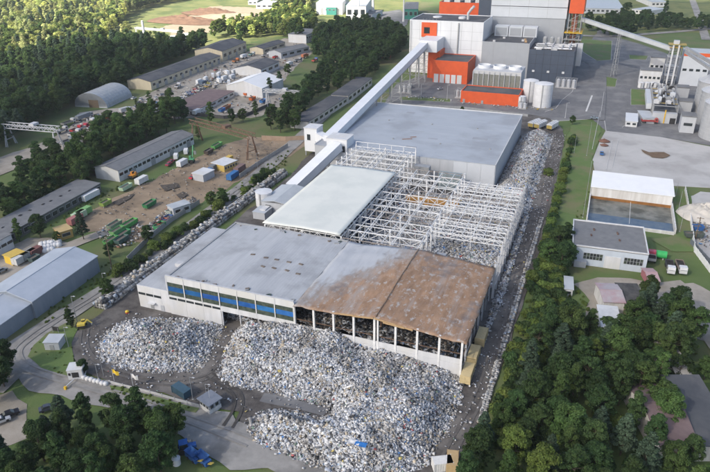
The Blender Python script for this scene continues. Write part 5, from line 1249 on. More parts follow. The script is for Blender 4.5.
# earth yard
gn, lg = (.05,.22,.09), (.20,.40,.17)
for p, rgb, l, op, ln in (((91,199),(.68,.69,.70),'white container beside the dilapidated shed',0,9), ((150,207),gn,'dark green open skip alone on the bare earth',1,7), ((126,190),(.45,.60,.42),'white and green skip near the orange machine',1,7), ((142,183.5),(.66,.67,.66),'white tank container near the workshop wall',0,6.5), ((106,206),(.28,.40,.10),'low olive green skip near the white container',1,5.5),
    ((84,216),(.20,.40,.15),'bright green container in the left container row',0,7.5), ((80,219),(.42,.55,.38),'pale green container below the bright green one',0,6), ((76,223.5),(.38,.16,.15),'dull red container at the end of the left row',0,6.5), ((117.5,234),lg,'light green open skip, left of the skip group',1,6.5), ((124,237.5),gn,'green open skip, middle of the skip group',1,6.5), ((111.5,244),(.11,.32,.10),'bright green skip, lowest of the skip group',1,6.5), ((130,227),(.10,.36,.10),'green skip with dark load, right of the skip group',1,8), ((115,228),(.28,.34,.24),'weathered grey-green skip, top of the skip group',1,7), ((122,243),(.08,.14,.13),'dark flat skip beside the bright green one',1,6),
    ((163,226),(.30,.10,.07),'rusty red open skip beside the concrete fence',1,6), ((160,229),(.06,.28,.12),'green open skip below the rusty red one',1,5.5), ((168,222),(.05,.10,.25),'blue skip with scrap beside the concrete fence',1,5), ((172,214),(.40,.45,.40),'pale skip just below the grey-blue hut',1,5),
    ((182.5,166),(.66,.67,.68),'white site toilet container beside the white vans',0,6), ((225,165),(.60,.42,.10),'row of yellow and white containers by the rusty crane',0,12), ((206,177),(.06,.18,.40),'blue container under the white canopy',0,9), ((233,179),(.04,.15,.36),'bright blue site cabin in the earth yard',0,7), ((240,172),(.20,.13,.12),'brown site cabin behind the bright blue one',0,7), ((215,170),(.18,.19,.20),'grey flat container right of the white canopy',0,6),
    ((217,148),(.13,.38,.12),'bright green tipping container near the loading crane',1,8), ((209,154),(.10,.08,.07),'dark flatbed scrap body beside the loading crane',1,6), ((22,263),(.55,.55,.54),'white container below the yellow hut',0,6), ((29,259),(.30,.30,.29),'grey container next to the white one near the bags',0,6), ((36,256),(.20,.09,.08),'dark red container beside the white bags',0,5), ((35,262),(.08,.12,.12),'dark skip in front of the grey container',1,4),
    ((247,95.5),(.65,.16,.04),'orange skip before the tent hall, left',1,6), ((252.5,100.5),(.60,.15,.04),'orange skip before the tent hall, right',1,6), ((222,112),(.04,.16,.42),'blue skip in the scrap corner',1,5.5), ((227,109),(.32,.13,.06),'rust-brown scrap container in the scrap corner',1,7), ((263,103),(.05,.18,.45),'blue machine crate right of the orange skips',1,6), ((232,79),(.65,.66,.67),'white container among the caravans',0,6),
    ((693,238),(.09,.11,.10),'dark green skip at the sand heap',1,7), ((697,231),(.04,.12,.32),'blue drum container behind the dark skip',1,4), ((203,85),(.10,.14,.2),'dark container behind the parked cars',0,5)):
    container(p, YD if p[0] < 280 else .3, rgb, l, ln, 2.5, 1.9 if op else 2.7, None, bool(op), 'skip' if op else 'container')
shed('grey-blue flat-roofed hut at the lower end of the earth yard', (173,209), (190,203.5), (172,204), 3.6, 'flat', wall_grey, roof_pale, 2, name='hut', cat='hut')
shed('white canopy roof over the blue container in the earth yard', (203,175.5), (214,170), (199,170), 3.4, 'flat', wall_grey, wall_white, 0, name='canopy', cat='canopy')
shed('white roof over the row of yellow containers', (224,166), (237,160.5), (216,161), 3.3, 'flat', pm('yellow_boxes', (.55,.40,.12), (.5,.36,.1), .8, .7), wall_white, 5, name='canopy', cat='canopy')
shed('orange-yellow hut near the container rows', (59,233), (72,229), (54,228), 3.4, 'flat', pm('ochre', (.50,.34,.12), (.44,.29,.1), .6, .8), pm('ochre_roof', (.48,.36,.18), (.42,.31,.15), .6, .8), 1, name='hut', cat='hut')
shed('small bright yellow hut beside the gravel lot', (11,258), (24,252), (8,253), 3.2, 'flat', pm('bright_yellow', (.62,.42,.05), (.55,.37,.05), .6, .8), pm('yellow_roof', (.55,.40,.10), (.5,.35,.08), .6, .8), 1, name='hut', cat='hut')
# vehicles
car((11,417), ang((2,420),(20,413)), (.02,.02,.025), 'black car parked on gravel at the lower left'); car((2,423.5), ang((-6,426),(10,420)), (.45,.47,.50), 'silver car cut by the left edge beside the black one'); car((49,411), ang((42,414),(57,409)), (.06,.07,.10), 'dark car half hidden by trees on the lower road'); car((2,273), ang((-4,276),(8,270)), (.25,.27,.29), 'grey car at the left edge on the gravel lot')
car((193,179), YD, (.50,.04,.05), 'red car on the bare earth beside the blue container'); car((601.5,155), HY, (.05,.14,.35), 'blue car parked on the concrete apron'); car((169,166), YD+.1, (.35,.05,.09), 'dark red car near the white vans, nearer'); car((172,163), YD, (.30,.03,.06), 'dark red car near the white vans, farther'); car((594,119.5), 0, (.2,.25,.3), 'grey-blue car at the far corner of the lawn')
for i in range(9):
    p = (181+3.1*i, 99.5-1.45*i); car(p, ang((150,92),(220,66))+HY, [(.35,.36,.38),(.6,.6,.6),(.05,.05,.06),(.1,.15,.3),(.4,.05,.05),(.5,.5,.48),(.03,.03,.04),(.2,.22,.25),(.45,.3,.06)][i], '%s car in the nearer parked row by the purple-grey shed' % ['grey','white','black','dark blue','red','cream','jet black','slate','ochre'][i], 'parked cars in the gravel yard')
for i in range(8):
    p = (186+3.1*i, 95-1.5*i); car(p, ang((150,92),(220,66))+HY, [(.6,.6,.62),(.05,.08,.2),(.3,.3,.3),(.4,.04,.04),(.55,.55,.5),(.02,.02,.02),(.25,.28,.3),(.5,.45,.1)][i], '%s car in the farther parked row behind the purple-grey shed' % ['white','navy','mid grey','bright red','pale','black','steel grey','yellow'][i], 'parked cars in the gravel yard')
for i, p in enumerate(((134,99.5),(141,100.5),(147,101.5),(139,104),(146,105.5),(160,104),(136,108),(225,67.5),(230,65.5),(216,71))):
    car(p, YD+.4*(i % 3), [(.62,.63,.64),(.55,.56,.58),(.6,.6,.6),(.1,.11,.13),(.64,.64,.63),(.06,.10,.25),(.35,.36,.38),(.04,.04,.05),(.5,.5,.52),(.3,.05,.05)][i], '%s beside the %s' % (['white car, topmost','light grey car, second','white car, third','dark car, fourth','white car, lower right','navy car, rightmost','grey car, lowest','black car','silver car','dark red car'][i], 'quonset hut' if i < 7 else 'cream workshop'), 'scattered cars in the gravel yard')
truck((669,271), HY+.05+math.pi, (.62,.63,.64), (.08,.08,.09), 'white-cabbed tipper truck by the pink shed, left of two', 8, 'tip'); truck((680,271), HY+.12+math.pi, (.62,.63,.64), (.25,.20,.17), 'white-cabbed tipper truck by the pink shed, right of two', 8, 'tip')
truck((651,261), HY, (.45,.08,.12), (.35,.35,.35), 'red truck standing behind the pink shed', 6, 'tip'); truck((649,123.5), .2, (.4,.07,.06), (.35,.06,.06), 'red truck at the weighbridge kiosk', 9, 'tip')
van((176.5,159), HY+.5, (.68,.69,.70), 'white van beside the long workshop, nearer'); van((186.5,154), HY+.5, (.68,.69,.70), 'white van beside the long workshop, farther')
truck((69,125), YD, (.60,.60,.58), (.30,.30,.28), 'white truck near the gantry crane in the gravel yard', 10, 'tip'); t = truck((85,119.5), YD, (.30,.32,.34), (.22,.24,.26), 'long grey coach parked in the gravel yard', 13, 'box')
for p, c, b, l in (((77,132),(.50,.05,.06),(.4,.05,.05),'red tractor unit, left of the red trucks'),((83,130),(.48,.05,.08),(.55,.5,.5),'red truck with pale bed, right of the red trucks'),((75,136),(.65,.65,.66),(.5,.5,.5),'white flatbed truck below the red trucks'),((97,123),(.65,.64,.62),(.6,.6,.6),'white truck in the truck row, left'),((103,123.5),(.62,.16,.04),(.6,.2,.05),'orange truck in the truck row, middle'),((109,121.5),(.45,.05,.06),(.5,.3,.3),'red truck in the truck row, right'),((98,127),(.05,.15,.35),(.2,.2,.22),'blue truck in the front of the truck row'),((117,121),(.40,.05,.09),(.3,.05,.07),'crimson truck at the end of the truck row'),((68,144),(.35,.38,.4),(.4,.42,.44),'grey truck under the gantry crane end'),((244,58.5),(.66,.67,.68),(.66,.67,.68),'white lorry far back in the gravel yard'),((252,56),(.6,.6,.6),(.25,.4,.36),'white lorry with green load far back in the yard'),((236,62.5),(.55,.18,.06),(.5,.2,.08),'orange lorry far back in the yard'),((276,58.5),(.55,.03,.03),(.5,.04,.04),'bright red lorry beside the dark-roofed store'),((290,66),(.68,.69,.7),(.68,.69,.7),'long white lorry right of the tent hall'),((315,62),(.1,.2,.45),(.5,.1,.08),'blue and red lorry beyond the green trees'),((326,88.5),(.6,.5,.1),(.6,.55,.4),'yellow and white truck on the lane by the black-roofed shed'),((198,115),(.66,.67,.68),(.64,.65,.66),'white box truck at the end of the gravel yard'),((268,214),(.68,.69,.70),(.6,.61,.62),'white truck beside the pump house, nearer'),((273,210),(.68,.69,.70),(.62,.63,.64),'white truck beside the pump house, farther')):
    truck(p, YD if p[0] < 265 or p[0] > 275 else HY, c, b, l, 8.5, 'box' if sum(b) > 1.7 else 'tip')
for k, (p, kd, c, l) in enumerate((((62,133),'truck',(.55,.55,.54),'pale truck nearest the gantry crane in the truck yard'),((88,127),'car',(.5,.05,.05),'red car between the two truck rows'),((91,129.5),'car',(.6,.6,.6),'white car between the two truck rows'),((94,131),'car',(.08,.1,.2),'dark blue car between the two truck rows'),((104,128),'car',(.6,.6,.62),'white car below the orange truck'),((112,126),'car',(.1,.1,.1),'black car below the red truck'),((121,125),'truck',(.5,.48,.4),'beige truck at the right end of the truck rows'),((126,113),'truck',(.55,.56,.57),'pale truck in front of the quonset hut'),((116,115),'car',(.3,.3,.32),'grey car in front of the quonset hut door'),((156,99),'car',(.6,.6,.6),'white car left of the parked rows'),((163,96),'car',(.2,.22,.25),'slate car above the parked rows'),((170,92),'car',(.6,.58,.5),'cream car beside the cream workshop'),((178,88),'truck',(.6,.6,.61),'white truck beside the cream workshop'),((206,92),'car',(.05,.05,.06),'black car right of the parked rows'),((211,95),'car',(.5,.5,.5),'silver car on the purple-grey shed side'),((258,64),'car',(.4,.06,.05),'red car behind the dark-roofed store'),((266,57),'truck',(.5,.5,.5),'grey truck far back near the bright red lorry'),((284,60),'car',(.6,.6,.6),'white car beside the bright red lorry'),((298,62),'truck',(.3,.32,.35),'dark truck right of the long white lorry'),((305,58),'truck',(.55,.2,.1),'rust-red truck below the green trees'),((320,66),'car',(.6,.6,.6),'white car on the lane beyond the green trees'),((440,90),'car',(.55,.56,.58),'silver car on the plant yard by the orange block'),((410,88),'van_',(.6,.6,.6),'white van under the conveyor on the plant yard'),((404,91),'car',(.1,.12,.15),'dark car under the conveyor on the plant yard'))):
    rz_ = YD+.5*math.sin(k*2.3)
    if kd == 'car': car(p, rz_, c, l)
    elif kd == 'truck': truck(p, rz_, c, tuple(x*.8 for x in c), l, 8.5, 'box' if k % 2 else 'tip')
    else: van(p, rz_, c, l)
# caravans and white tarped goods
for i, p in enumerate(((200,84),(206,81.5),(213,78),(219,83),(225,80.5),(219,77),(229,85),(227,75),(235,74))):
    van(p, YD+.3*(i % 4), (.70,.71,.72), 'white caravan %s in the group before the tent hall' % ['at the left end','second from left','third from left','lowest in the middle','right of the middle','topmost in the middle','nearest the tent','beside the white lorry','at the right end'][i], 7.5, 3.2, 'caravans in the gravel yard')
# loading crane / excavators
def excavator(px, rz, rgb, label, boom=1.0, sc=1.0):
    t = place(px, rz, 'excavator', label, 'excavator'); mt = paint(rgb)
    for s in (-1,1): MB().extr_y([(-1.7,.15),(-1.4,0),(1.4,0),(1.7,.15),(1.7,.6),(1.4,.8),(-1.4,.8),(-1.7,.6)], s*1.1-.28, s*1.1+.28).build('track', rubber, t)
    MB().box(-1.9,1.2,-1.2,1.2,.95,1.9).build('body', mt, t); c = MB().box(-.2,1.3,.2,1.15,1.91,3.0).build('cab', mt, t); MB().box(-.1,1.34,.14,1.2,2.2,2.85).build('glazing', glass, c)
    m = MB(); m.beam((1.0,-.3,1.7),(3.0*boom,-.3,4.2*boom),.4,.55); m.build('boom', mt, t); m = MB(); m.beam((3.0*boom,-.3,4.2*boom),(5.0*boom,-.3,1.8*boom),.35,.4); m.build('arm', mt, t)
    m = MB(); m.add([(4.6*boom,-.8,1.9*boom),(4.6*boom,.3,1.9*boom),(5.3*boom,.3,1.7*boom),(5.3*boom,-.8,1.7*boom),(4.8*boom,-.8,.7*boom),(4.8*boom,.3,.7*boom)], [(0,1,2,3),(0,4,5,1),(3,2,5,4),(0,3,4),(1,5,2)]); m.build('bucket', steel_grey, t); MB().box(-2.3,-1.905,-1.1,1.1,1.0,1.8).build('counterweight', black, t)
    t.scale = (sc,sc,sc); return t
excavator((83,328), .6, (.62,.50,.10), 'yellow excavator on the dark track left of the mound', .8, .72); excavator((192,163), YD+.4, (.10,.34,.16), 'green loading crane with raised boom in the earth yard', 1.7); excavator((133.5,179), YD, (.62,.26,.04), 'orange loader beside the workshop', .6)
# recycling tractors at the bottom
def tractor(px, rz, rgb, label):
    t = place(px, rz, 'tractor', label, 'tractor'); mt = paint(rgb)
    MB().extr_y([(-1.6,.9),(2.3,.9),(2.3,1.6),(.6,1.75),(-1.6,1.5)], -.6, .6).build('hood', mt, t); MB().box(-1.4,.4,-.8,.8,1.76,2.75).build('cab', glass, t); MB().box(-1.5,.5,-.9,.9,2.752,2.9).build('roof', mt, t)
    for x, r in ((-1.0,.85),(1.7,.55)):
        for s in (-1,1): MB().tube((x,s*.75,r),(x,s*1.2,r),r,14).build('wheel', rubber, t)
    MB().tube((1.5,.4,1.6),(1.5,.4,2.6),.06,6).build('exhaust', black, t); return t
tractor((187,452.5), .7, (.03,.12,.38), 'blue tractor at the roadside, left of the blue machines')
for p, l in (((194,461),'blue shredder machine at the roadside, nearer the tractor'),((204,464),'blue shredder machine at the roadside, farther from the tractor')):
    t = place(p, -.35, 'shredder', l, 'machine'); MB().box(-2.6,2.6,-1.1,1.1,.5,1.9).build('body', paint((.03,.09,.26)), t)
    m = MB(); m.add([(-2.0,-.9,1.91),(1.2,-.9,1.91),(1.2,.9,1.91),(-2.0,.9,1.91),(-2.6,-1.3,2.8),(1.6,-1.3,2.8),(1.6,1.3,2.8),(-2.6,1.3,2.8)], [(0,1,5,4),(1,2,6,5),(2,3,7,6),(3,0,4,7),(3,2,1,0)]); m.build('hopper', paint((.04,.12,.32)), t); MB().beam((2.4,0,1.2),(4.6,0,2.6),.9,.25).build('belt', paint((.45,.35,.08)), t); wheels(t, (-1.2,1.2), 1.1, bigwheel_m, .5); t.scale = (.78,.78,.78)
g_ = G(177,464); tank('white plastic water tank beside the blue tractor', (g_.x,g_.y), .9, 1.8, tank_white, dome=.35, ladder=False)
container((182.5,395.5), -.3, (.05,.10,.14), 'dark blue trailer beside the gate lamp', 5.0, 2.4, 2.2, open_top=False)
# guard house
gd = G(211,408); t = thing('guard_house', 'small guard house with white windows on the gate island', 'guard house', (gd.x,gd.y,0), -.35)
MB().box(-2,2,-1.8,1.8,0,1.3).build('wall', wall_dirty, t); MB().box(-1.9,1.9,-1.7,1.7,1.302,3.0).build('upper_wall', pm('gh_grey', (.22,.24,.27), (.27,.29,.32), 1, .8), t); MB().box(-2.4,2.4,-2.2,2.2,3.002,3.25).build('roof', pm('gh_roof', (.15,.17,.21), (.19,.21,.25), 1, .6), t)
for i in range(3): f = MB().box(-1.7+1.2*i,-.7+1.2*i,-1.78,-1.705,1.5,2.7).build('window', wall_white, t); MB().box(-1.6+1.2*i,-.8+1.2*i,-1.8,-1.782,1.6,2.6).build('pane', glass, f)
for i in range(2): f = MB().box(1.905,1.98,-1.5+1.5*i,-.3+1.5*i,1.5,2.7).build('window', wall_white, t); MB().box(1.982,2.0,-1.4+1.5*i,-.4+1.5*i,1.6,2.6).build('pane', glass, f)
MB().beam((0,0,3.25),(0,0,6.5),.08).build('aerial', steel_pale, t)
# gate cabin, barrier, bags, grey box
gc = G(78,376); t = thing('gate_cabin', 'white cubic gate cabin with dark openings at the road bend', 'cabin', (gc.x,gc.y,0), .5)
MB().box(-1.9,1.9,-1.7,1.7,0,3.2).build('wall', wall_white, t); MB().box(-2.0,2.0,-1.8,1.8,3.202,3.4).build('roof', wall_white, t); MB().box(-.8,.9,-1.78,-1.71,.9,2.5).build('opening', black, t); MB().box(1.71,1.95,-.8,.6,1.0,2.3).build('opening', black, t); MB().box(-1.7,-1.1,-1.78,-1.71,1.6,2.4).build('opening', black, t)
for i in range(7):
    g_ = G(84.5+3.6*i, 379+1.1*i+.5*(i % 2)); t = thing('bulk_bag', 'white bulk bag %s in the row at the gate' % ['first','second','third','fourth','fifth','sixth','seventh'][i], 'bag', (g_.x,g_.y,0), .3*i, 'white bags at the gate')
    MB().lathe((0,0,0),[(.5,0),(.68,.3),(.7,.8),(.5,1.1),(.15,1.2)],10).build('sack', wall_white, t, True); MB().beam((-.3,0,1.1),(.3,0,1.3),.08).build('loop', steel_pale, t)
g_ = G(102.5,382.5); t = thing('traffic_cone', 'orange marker cone beside the white bags', 'cone', (g_.x,g_.y,0)); MB().lathe((0,0,0),[(.35,0),(.35,.05),(.2,.06),(.05,.8)],10).build('cone_body', paint((.7,.2,.03)), t)
a, b = G(66,390), G(75,382); t = thing('boom_barrier', 'white boom barrier lying across the road entry', 'barrier', a, ang((66,390),(75,382))); MB().box(-.3,.3,-.3,.3,0,1.1).build('post', yellow, t); MB().beam((0,0,1.0),((b-a).length,0,1.05),.2,.15).build('boom', wall_white, t)
gx = G(56,347); t = thing('transformer_box', 'grey transformer hut with flat roof on the grass verge', 'hut', (gx.x,gx.y,0), .35); MB().box(-2.1,2.1,-2,2,0,2.9).build('wall', wall_grey, t); MB().box(-2.3,2.3,-2.2,2.2,2.902,3.1).build('roof', roof_pale, t); MB().box(-.6,.6,-2.06,-2.01,.1,2.1).build('door', steel_grey, t)
gx = G(56.5,333.5); t = thing('sign_board', 'dark sign board standing by the access road', 'sign', (gx.x,gx.y,0), .2); MB().box(-1.1,1.1,-.06,.06,1.0,2.4).build('board', black, t)
for s in (-1,1): MB().box(s*.9-.06,s*.9+.06,-.16,-.065,0,2.2).build('post', steel_grey, t)
gx = G(127.5,313.5); t = thing('marker_buoy', 'red and yellow round buoy before the annex', 'buoy', (gx.x,gx.y,0)); MB().lathe((0,0,0),[(.2,0),(.55,.25),(.65,.6)],14).build('lower_shell', paint((.6,.05,.04)), t, True); MB().lathe((0,0,0),[(.65,.605),(.55,.95),(.15,1.2)],14).build('upper_shell', paint((.7,.5,.05)), t, True)
# bags near the warehouse
for i in range(16):
    g_ = G(42+(i % 6)*3.4+rng.random(), 246+(i//6)*3.2-(i % 6)*.6+rng.random())
    t = thing('bulk_bag', 'white bulk bag in the pile behind the big warehouse', 'bag', (g_.x,g_.y,0), rng.random()*3, 'white bags behind the warehouse'); MB().lathe((0,0,0),[(.9,0),(1.15,.4),(1.15,1.3),(.8,1.8),(.2,2.0)],10).build('sack', wall_white, t, True); MB().beam((-.5,0,1.9),(.5,0,2.2),.12).build('loop', steel_pale, t)
# green tank, sand heap, bale trailers, wreck
g_ = G(656.5,258); t = thing('fuel_tank', 'bright green lying fuel tank beside the workshop', 'tank', (g_.x,g_.y,0), 0); MB().tube((-3,0,1.7),(3,0,1.7),1.35,18).build('drum', paint((.05,.42,.12)), t)
for s in (-1,1): MB().box(s*2-.2,s*2+.2,-1,1,0,.6).build('cradle', concrete, t)
def mound(label, c, rx, ry, h, mat, cat='heap', name='sand_heap'):
    v = []; f = []; n = 36; k = 16
    for i in range(k+1):
        r = i/k
        for j in range(n):
            a = 2*math.pi*j/n; q = 1+.15*noise.noise(Vector((math.cos(a)*2, math.sin(a)*2, c[0]))); z = h*(1-r)**.8*(1+.5*noise.fractal(Vector((math.cos(a)*r*5, math.sin(a)*r*5, c[1])), 1.0, 2.0, 4))
            v.append((rx*r*q*math.cos(a), ry*r*q*math.sin(a), max(z,0)))
    for i in range(k):
        for j in range(n): f.append((i*n+j, (i+1)*n+j, (i+1)*n+(j+1) % n, i*n+(j+1) % n))
    m = MB(); m.add(v, f); o = m.build(name, mat, None, True); o.location = (c[0], c[1], LAYER[0]); return tag(o, label, cat)
g_ = G(704,216); mound('pale sand heap behind the white sheet fence', (g_.x,g_.y), 11, 10, 5, pm('pale_sand', (.50,.47,.43), (.42,.40,.36), .5, .95, .5, 2))
g_ = G(185,22); mound('rusty brown bark heap in the sunlit sand yard, left', (g_.x,g_.y), 55, 20, 7, pm('bark_heap', (.12,.07,.045), (.17,.105,.07), .2, .95, .5, 1)); g_ = G(212,14); mound('rusty brown bark heap in the sunlit sand yard, right', (g_.x,g_.y), 45, 18, 7, pm('bark_heap', (1,1,1))); g_ = G(238,18); mound('pale wood chip heap in the sunlit sand yard', (g_.x,g_.y), 60, 34, 5, sand)
g_ = G(604,142); mound('rusty scrap pile on the concrete apron', (g_.x,g_.y), 3, 2.4, 1.3, pm('scrap_brown', (.12,.06,.045), (.2,.11,.08), 1, .95, .6, 3), name='scrap_heap'); g_ = G(604,146); mound('smaller rusty scrap pile beside the blue car', (g_.x,g_.y), 2.2, 1.8, .8, pm('scrap_brown', (1,1,1)), name='scrap_heap')
for p, r, l in (((534,127.5),HY*.75,'left'),((540,128.5),HY*.75,'middle'),((552,129.5),HY*.8,'right')):
    t = place(p, r, 'tarped_trailer', 'white tarped trailer at the far end of the waste strip, %s of three' % l, 'trailer'); MB().box(-4.5,4.5,-1.6,1.6,.9,3.2).build('body', wall_dirty, t); MB().box(-4.62,-4.505,-1.5,1.5,1.0,3.0).build('tail_board', pm('dull_yellow', (.40,.30,.08)), t); MB().extr_x([(-1.75,3.0),(1.75,3.0),(1.75,3.4),(0,4.1),(-1.75,3.4)], -4.8, 4.8).build('tarp', wall_white, t)
    for k in range(5): MB().extr_x([(-1.8,3.05),(1.8,3.05),(1.8,3.45),(0,4.16),(-1.8,3.45)], -4.4+2.1*k, -4.1+2.1*k).build('strap', steel_grey, t)
    wheels(t, (-3,-1.8,3), 1.2, bigwheel_m, .5)
g_ = G(361,464); t = thing('tarpaulin', 'blue and white tarpaulin lying on the lower edge of the heap', 'tarpaulin', (g_.x,g_.y,5.6)); m = MB(); v = [(i*.45-1.3, j*.4-.8, .35*noise.noise(Vector((i*.6,j*.6,1)))+.5) for i in range(7) for j in range(5)]
f = [(i*5+j,(i+1)*5+j,(i+1)*5+j+1,i*5+j+1) for i in range(6) for j in range(4)]; m.add(v, f); m.build('blue_sheet', paint((.03,.16,.45)), t); m = MB(); m.add([(x-1.7,y+.2,z-.05) for x,y,z in v], f); m.build('white_sheet', wall_white, t)
# ================================================================== trees
leaf_dark = pm('leaf_dark', (.034,.072,.026), (.050,.092,.034), .5, .75, attr='lv', var=.28, trans=.32, spec=.15)
leaf_mid = pm('leaf_mid', (.052,.100,.030), (.072,.120,.040), .5, .75, attr='lv', var=.28, trans=.32, spec=.15)
leaf_pine = pm('leaf_pine', (.048,.085,.056), (.062,.100,.066), .5, .75, attr='lv', var=.22, trans=.25, spec=.15)
leaf_light = pm('leaf_light', (.090,.145,.035), (.110,.160,.042), .5, .75, attr='lv', var=.25, trans=.32, spec=.15)
def crown(name, style, seed, mat, nleaf):
    rg = np.random.default_rng(seed); lobes = []
    if style == 'round':
        for k in range(48):
            a = rg.random()*6.28; h = rg.random(); rr = 3.3*math.sin(math.pi*(.16+.72*h))*(.35+.65*rg.random()**.6); lobes.append((rr*math.cos(a), rr*math.sin(a), 2.8+8.9*h, .6+.75*rg.random()))
    elif style == 'tall':
        for k in range(40):
            a = rg.random()*6.28; h = k/39; rr = 2.2*math.sin(math.pi*(.12+.80*h))*(.4+.6*rg.random()); lobes.append((rr*math.cos(a), rr*math.sin(a), 2.5+10.8*h, .5+.55*rg.random()))
    elif style == 'pine':
        for k in range(60):
            h = k/59; a = k*2.4+rg.random(); rr = (2.9*(1-h)**.75+.2)*(.55+.45*rg.random()); lobes.append((rr*math.cos(a), rr*math.sin(a), 3.6+9.4*h, .5+.45*(1-h)))
    else:
        for k in range(12):
            a = rg.random()*6.28; h = rg.random(); rr = 1.5*(1-.5*h)*rg.random()**.5; lobes.append((rr*math.cos(a), rr*math.sin(a), .5+2.2*h, .6+.5*rg.random()))
    lobes = np.array(lobes); w = lobes[:,3]**2; idx = rg.choice(len(lobes), nleaf, p=w/w.sum()); l = lobes[idx]
    d = rg.normal(size=(nleaf,3)); d /= np.linalg.norm(d, axis=1)[:,None]; d[:,2] = np.where(d[:,2] < -.35, -d[:,2], d[:,2])
    rad = l[:,3]*(.45+.75*rg.random(nleaf)**.7); P = l[:,:3]+d*rad[:,None]*np.array([1,1,.72 if style != 'pine' else .45])
    nrm = d+rg.normal(size=(nleaf,3))*.55+np.array([0,0,.35]); nrm /= np.linalg.norm(nrm, axis=1)[:,None]
    u = np.cross(nrm, rg.normal(size=(nleaf,3))); u /= np.linalg.norm(u, axis=1)[:,None]; v = np.cross(nrm, u)
    s = (.17+.19*rg.random(nleaf))[:,None]*(.8 if style in ('pine','bush') else 1)
    asp = (.5+.35*rg.random(nleaf))[:,None]
    V = np.stack([P-u*s, P-v*s*asp+u*s*.1, P+u*s, P+v*s*asp+u*s*.1], 1).reshape(-1,3)
    me = bpy.data.meshes.new(name); me.vertices.add(nleaf*4); me.vertices.foreach_set('co', V.reshape(-1)); me.loops.add(nleaf*4); me.loops.foreach_set('vertex_index', np.arange(nleaf*4)); me.polygons.add(nleaf); me.polygons.foreach_set('loop_start', np.arange(nleaf)*4); me.update(calc_edges=True)
    at = me.attributes.new('lv', 'FLOAT_COLOR', 'CORNER'); tint = .84+.32*rg.random(len(lobes)); c = np.ones((nleaf,4,4)); k = (tint[idx]*(.75+.5*rg.random(nleaf)))[:,None]; c[:,:,0] = k*1.05; c[:,:,1] = k; c[:,:,2] = k*.95; at.data.foreach_set('color', c.reshape(-1))
    me.materials.append(mat); return me, lobes
def trunk(name, style, lobes, seed):
    rg = random.Random(seed); m = MB(); H = lobes[:,2].max(); n = 5; px, py = 0, 0; pts = [(0,0,0)]
    for i in range(1,n+1): px += rg.uniform(-.15,.15); py += rg.uniform(-.15,.15); pts.append((px,py,H*.92*i/n))
    for i in range(n): m.tube(pts[i], pts[i+1], .24*(1-i/n*.8), 7, .24*(1-(i+1)/n*.8))
    for k in range(0, len(lobes), 2):
        x, y, z, r = lobes[k]; zz = max(.5, z-1.6-.2*r); f = min(.98, zz/(H*.92)); i = min(n-1, int(f*n)); a = Vector(pts[i]).lerp(Vector(pts[i+1]), f*n-i); m.tube(a, (x,y,z), .07, 5, .025)
    return m.mesh(name, bark)
KIND = {}
def kind(key, style, seed, mat, n): c, l = crown('crown', style, seed, mat, n); KIND[key] = (trunk('trunk', style, l, seed), c)
leaf_sun_paint = pm('leaf_sun_paint', (.31,.39,.12), (.39,.44,.155), .5, .75, attr='lv', var=.42, trans=.32, spec=.15)  # sunlight painted into the leaves: paler colour for the lit forest
leaf_sunpine_paint = pm('leaf_sunpine_paint', (.26,.32,.135), (.32,.36,.16), .5, .75, attr='lv', var=.42, trans=.15, spec=.15)  # pine leaves brightened likewise, sunlight put into the colour
kind('sunpine1','pine',16,leaf_sunpine_paint,2600); kind('sunpine2','tall',17,leaf_sunpine_paint,2600); kind('sunround1','round',18,leaf_sun_paint,3000); kind('round1','round',1,leaf_dark,7500); kind('round2','round',2,leaf_dark,7500); kind('round3','round',3,leaf_mid,7500); kind('tall1','tall',4,leaf_mid,6000); kind('tall2','tall',5,leaf_dark,6000); kind('pine1','pine',6,leaf_pine,7500); kind('pine2','pine',7,leaf_pine,7500); kind('light1','tall',8,leaf_light,5000); kind('light2','round',9,leaf_light,6500); kind('bush1','bush',10,leaf_light,2200); kind('bush2','bush',11,leaf_dark,1800)
ORD = lambda i: str(i)+('th' if 10 <= i % 100 <= 20 else {1:'st',2:'nd',3:'rd'}.get(i % 10,'th'))
LOOK = {'sunpine':'pale sunlit pine','sunround':'pale sunlit broadleaf tree','round':'round dark green tree','tall':'slender green tree','pine':'blue-green pine','light':'bright yellow-green tree','bush':'low green bush'}
NTREE = [0]; CROWNS = {}
def tree(x, y, key, sc, where, group=None, label=None, rz=None):
    k = key.rstrip('123'); rg = random.Random(NTREE[0]); NTREE[0] += 1
    nm = {'pine':'pine_tree','sunpine':'pine_tree','bush':'bush'}.get(k,'broadleaf_tree')
    t = thing(nm, label or (LOOK[k]+' '+where), 'bush' if k == 'bush' else 'tree', (x,y,0), rg.random()*6.28 if rz is None else rz, group)
    t.scale = (sc*(.9+.25*rg.random()), sc*(.9+.25*rg.random()), sc*(.88+.24*rg.random()))
    inst('trunk', KIND[key][0], t); c = inst('crown', KIND[key][1], t); CROWNS.setdefault(key, c); return t
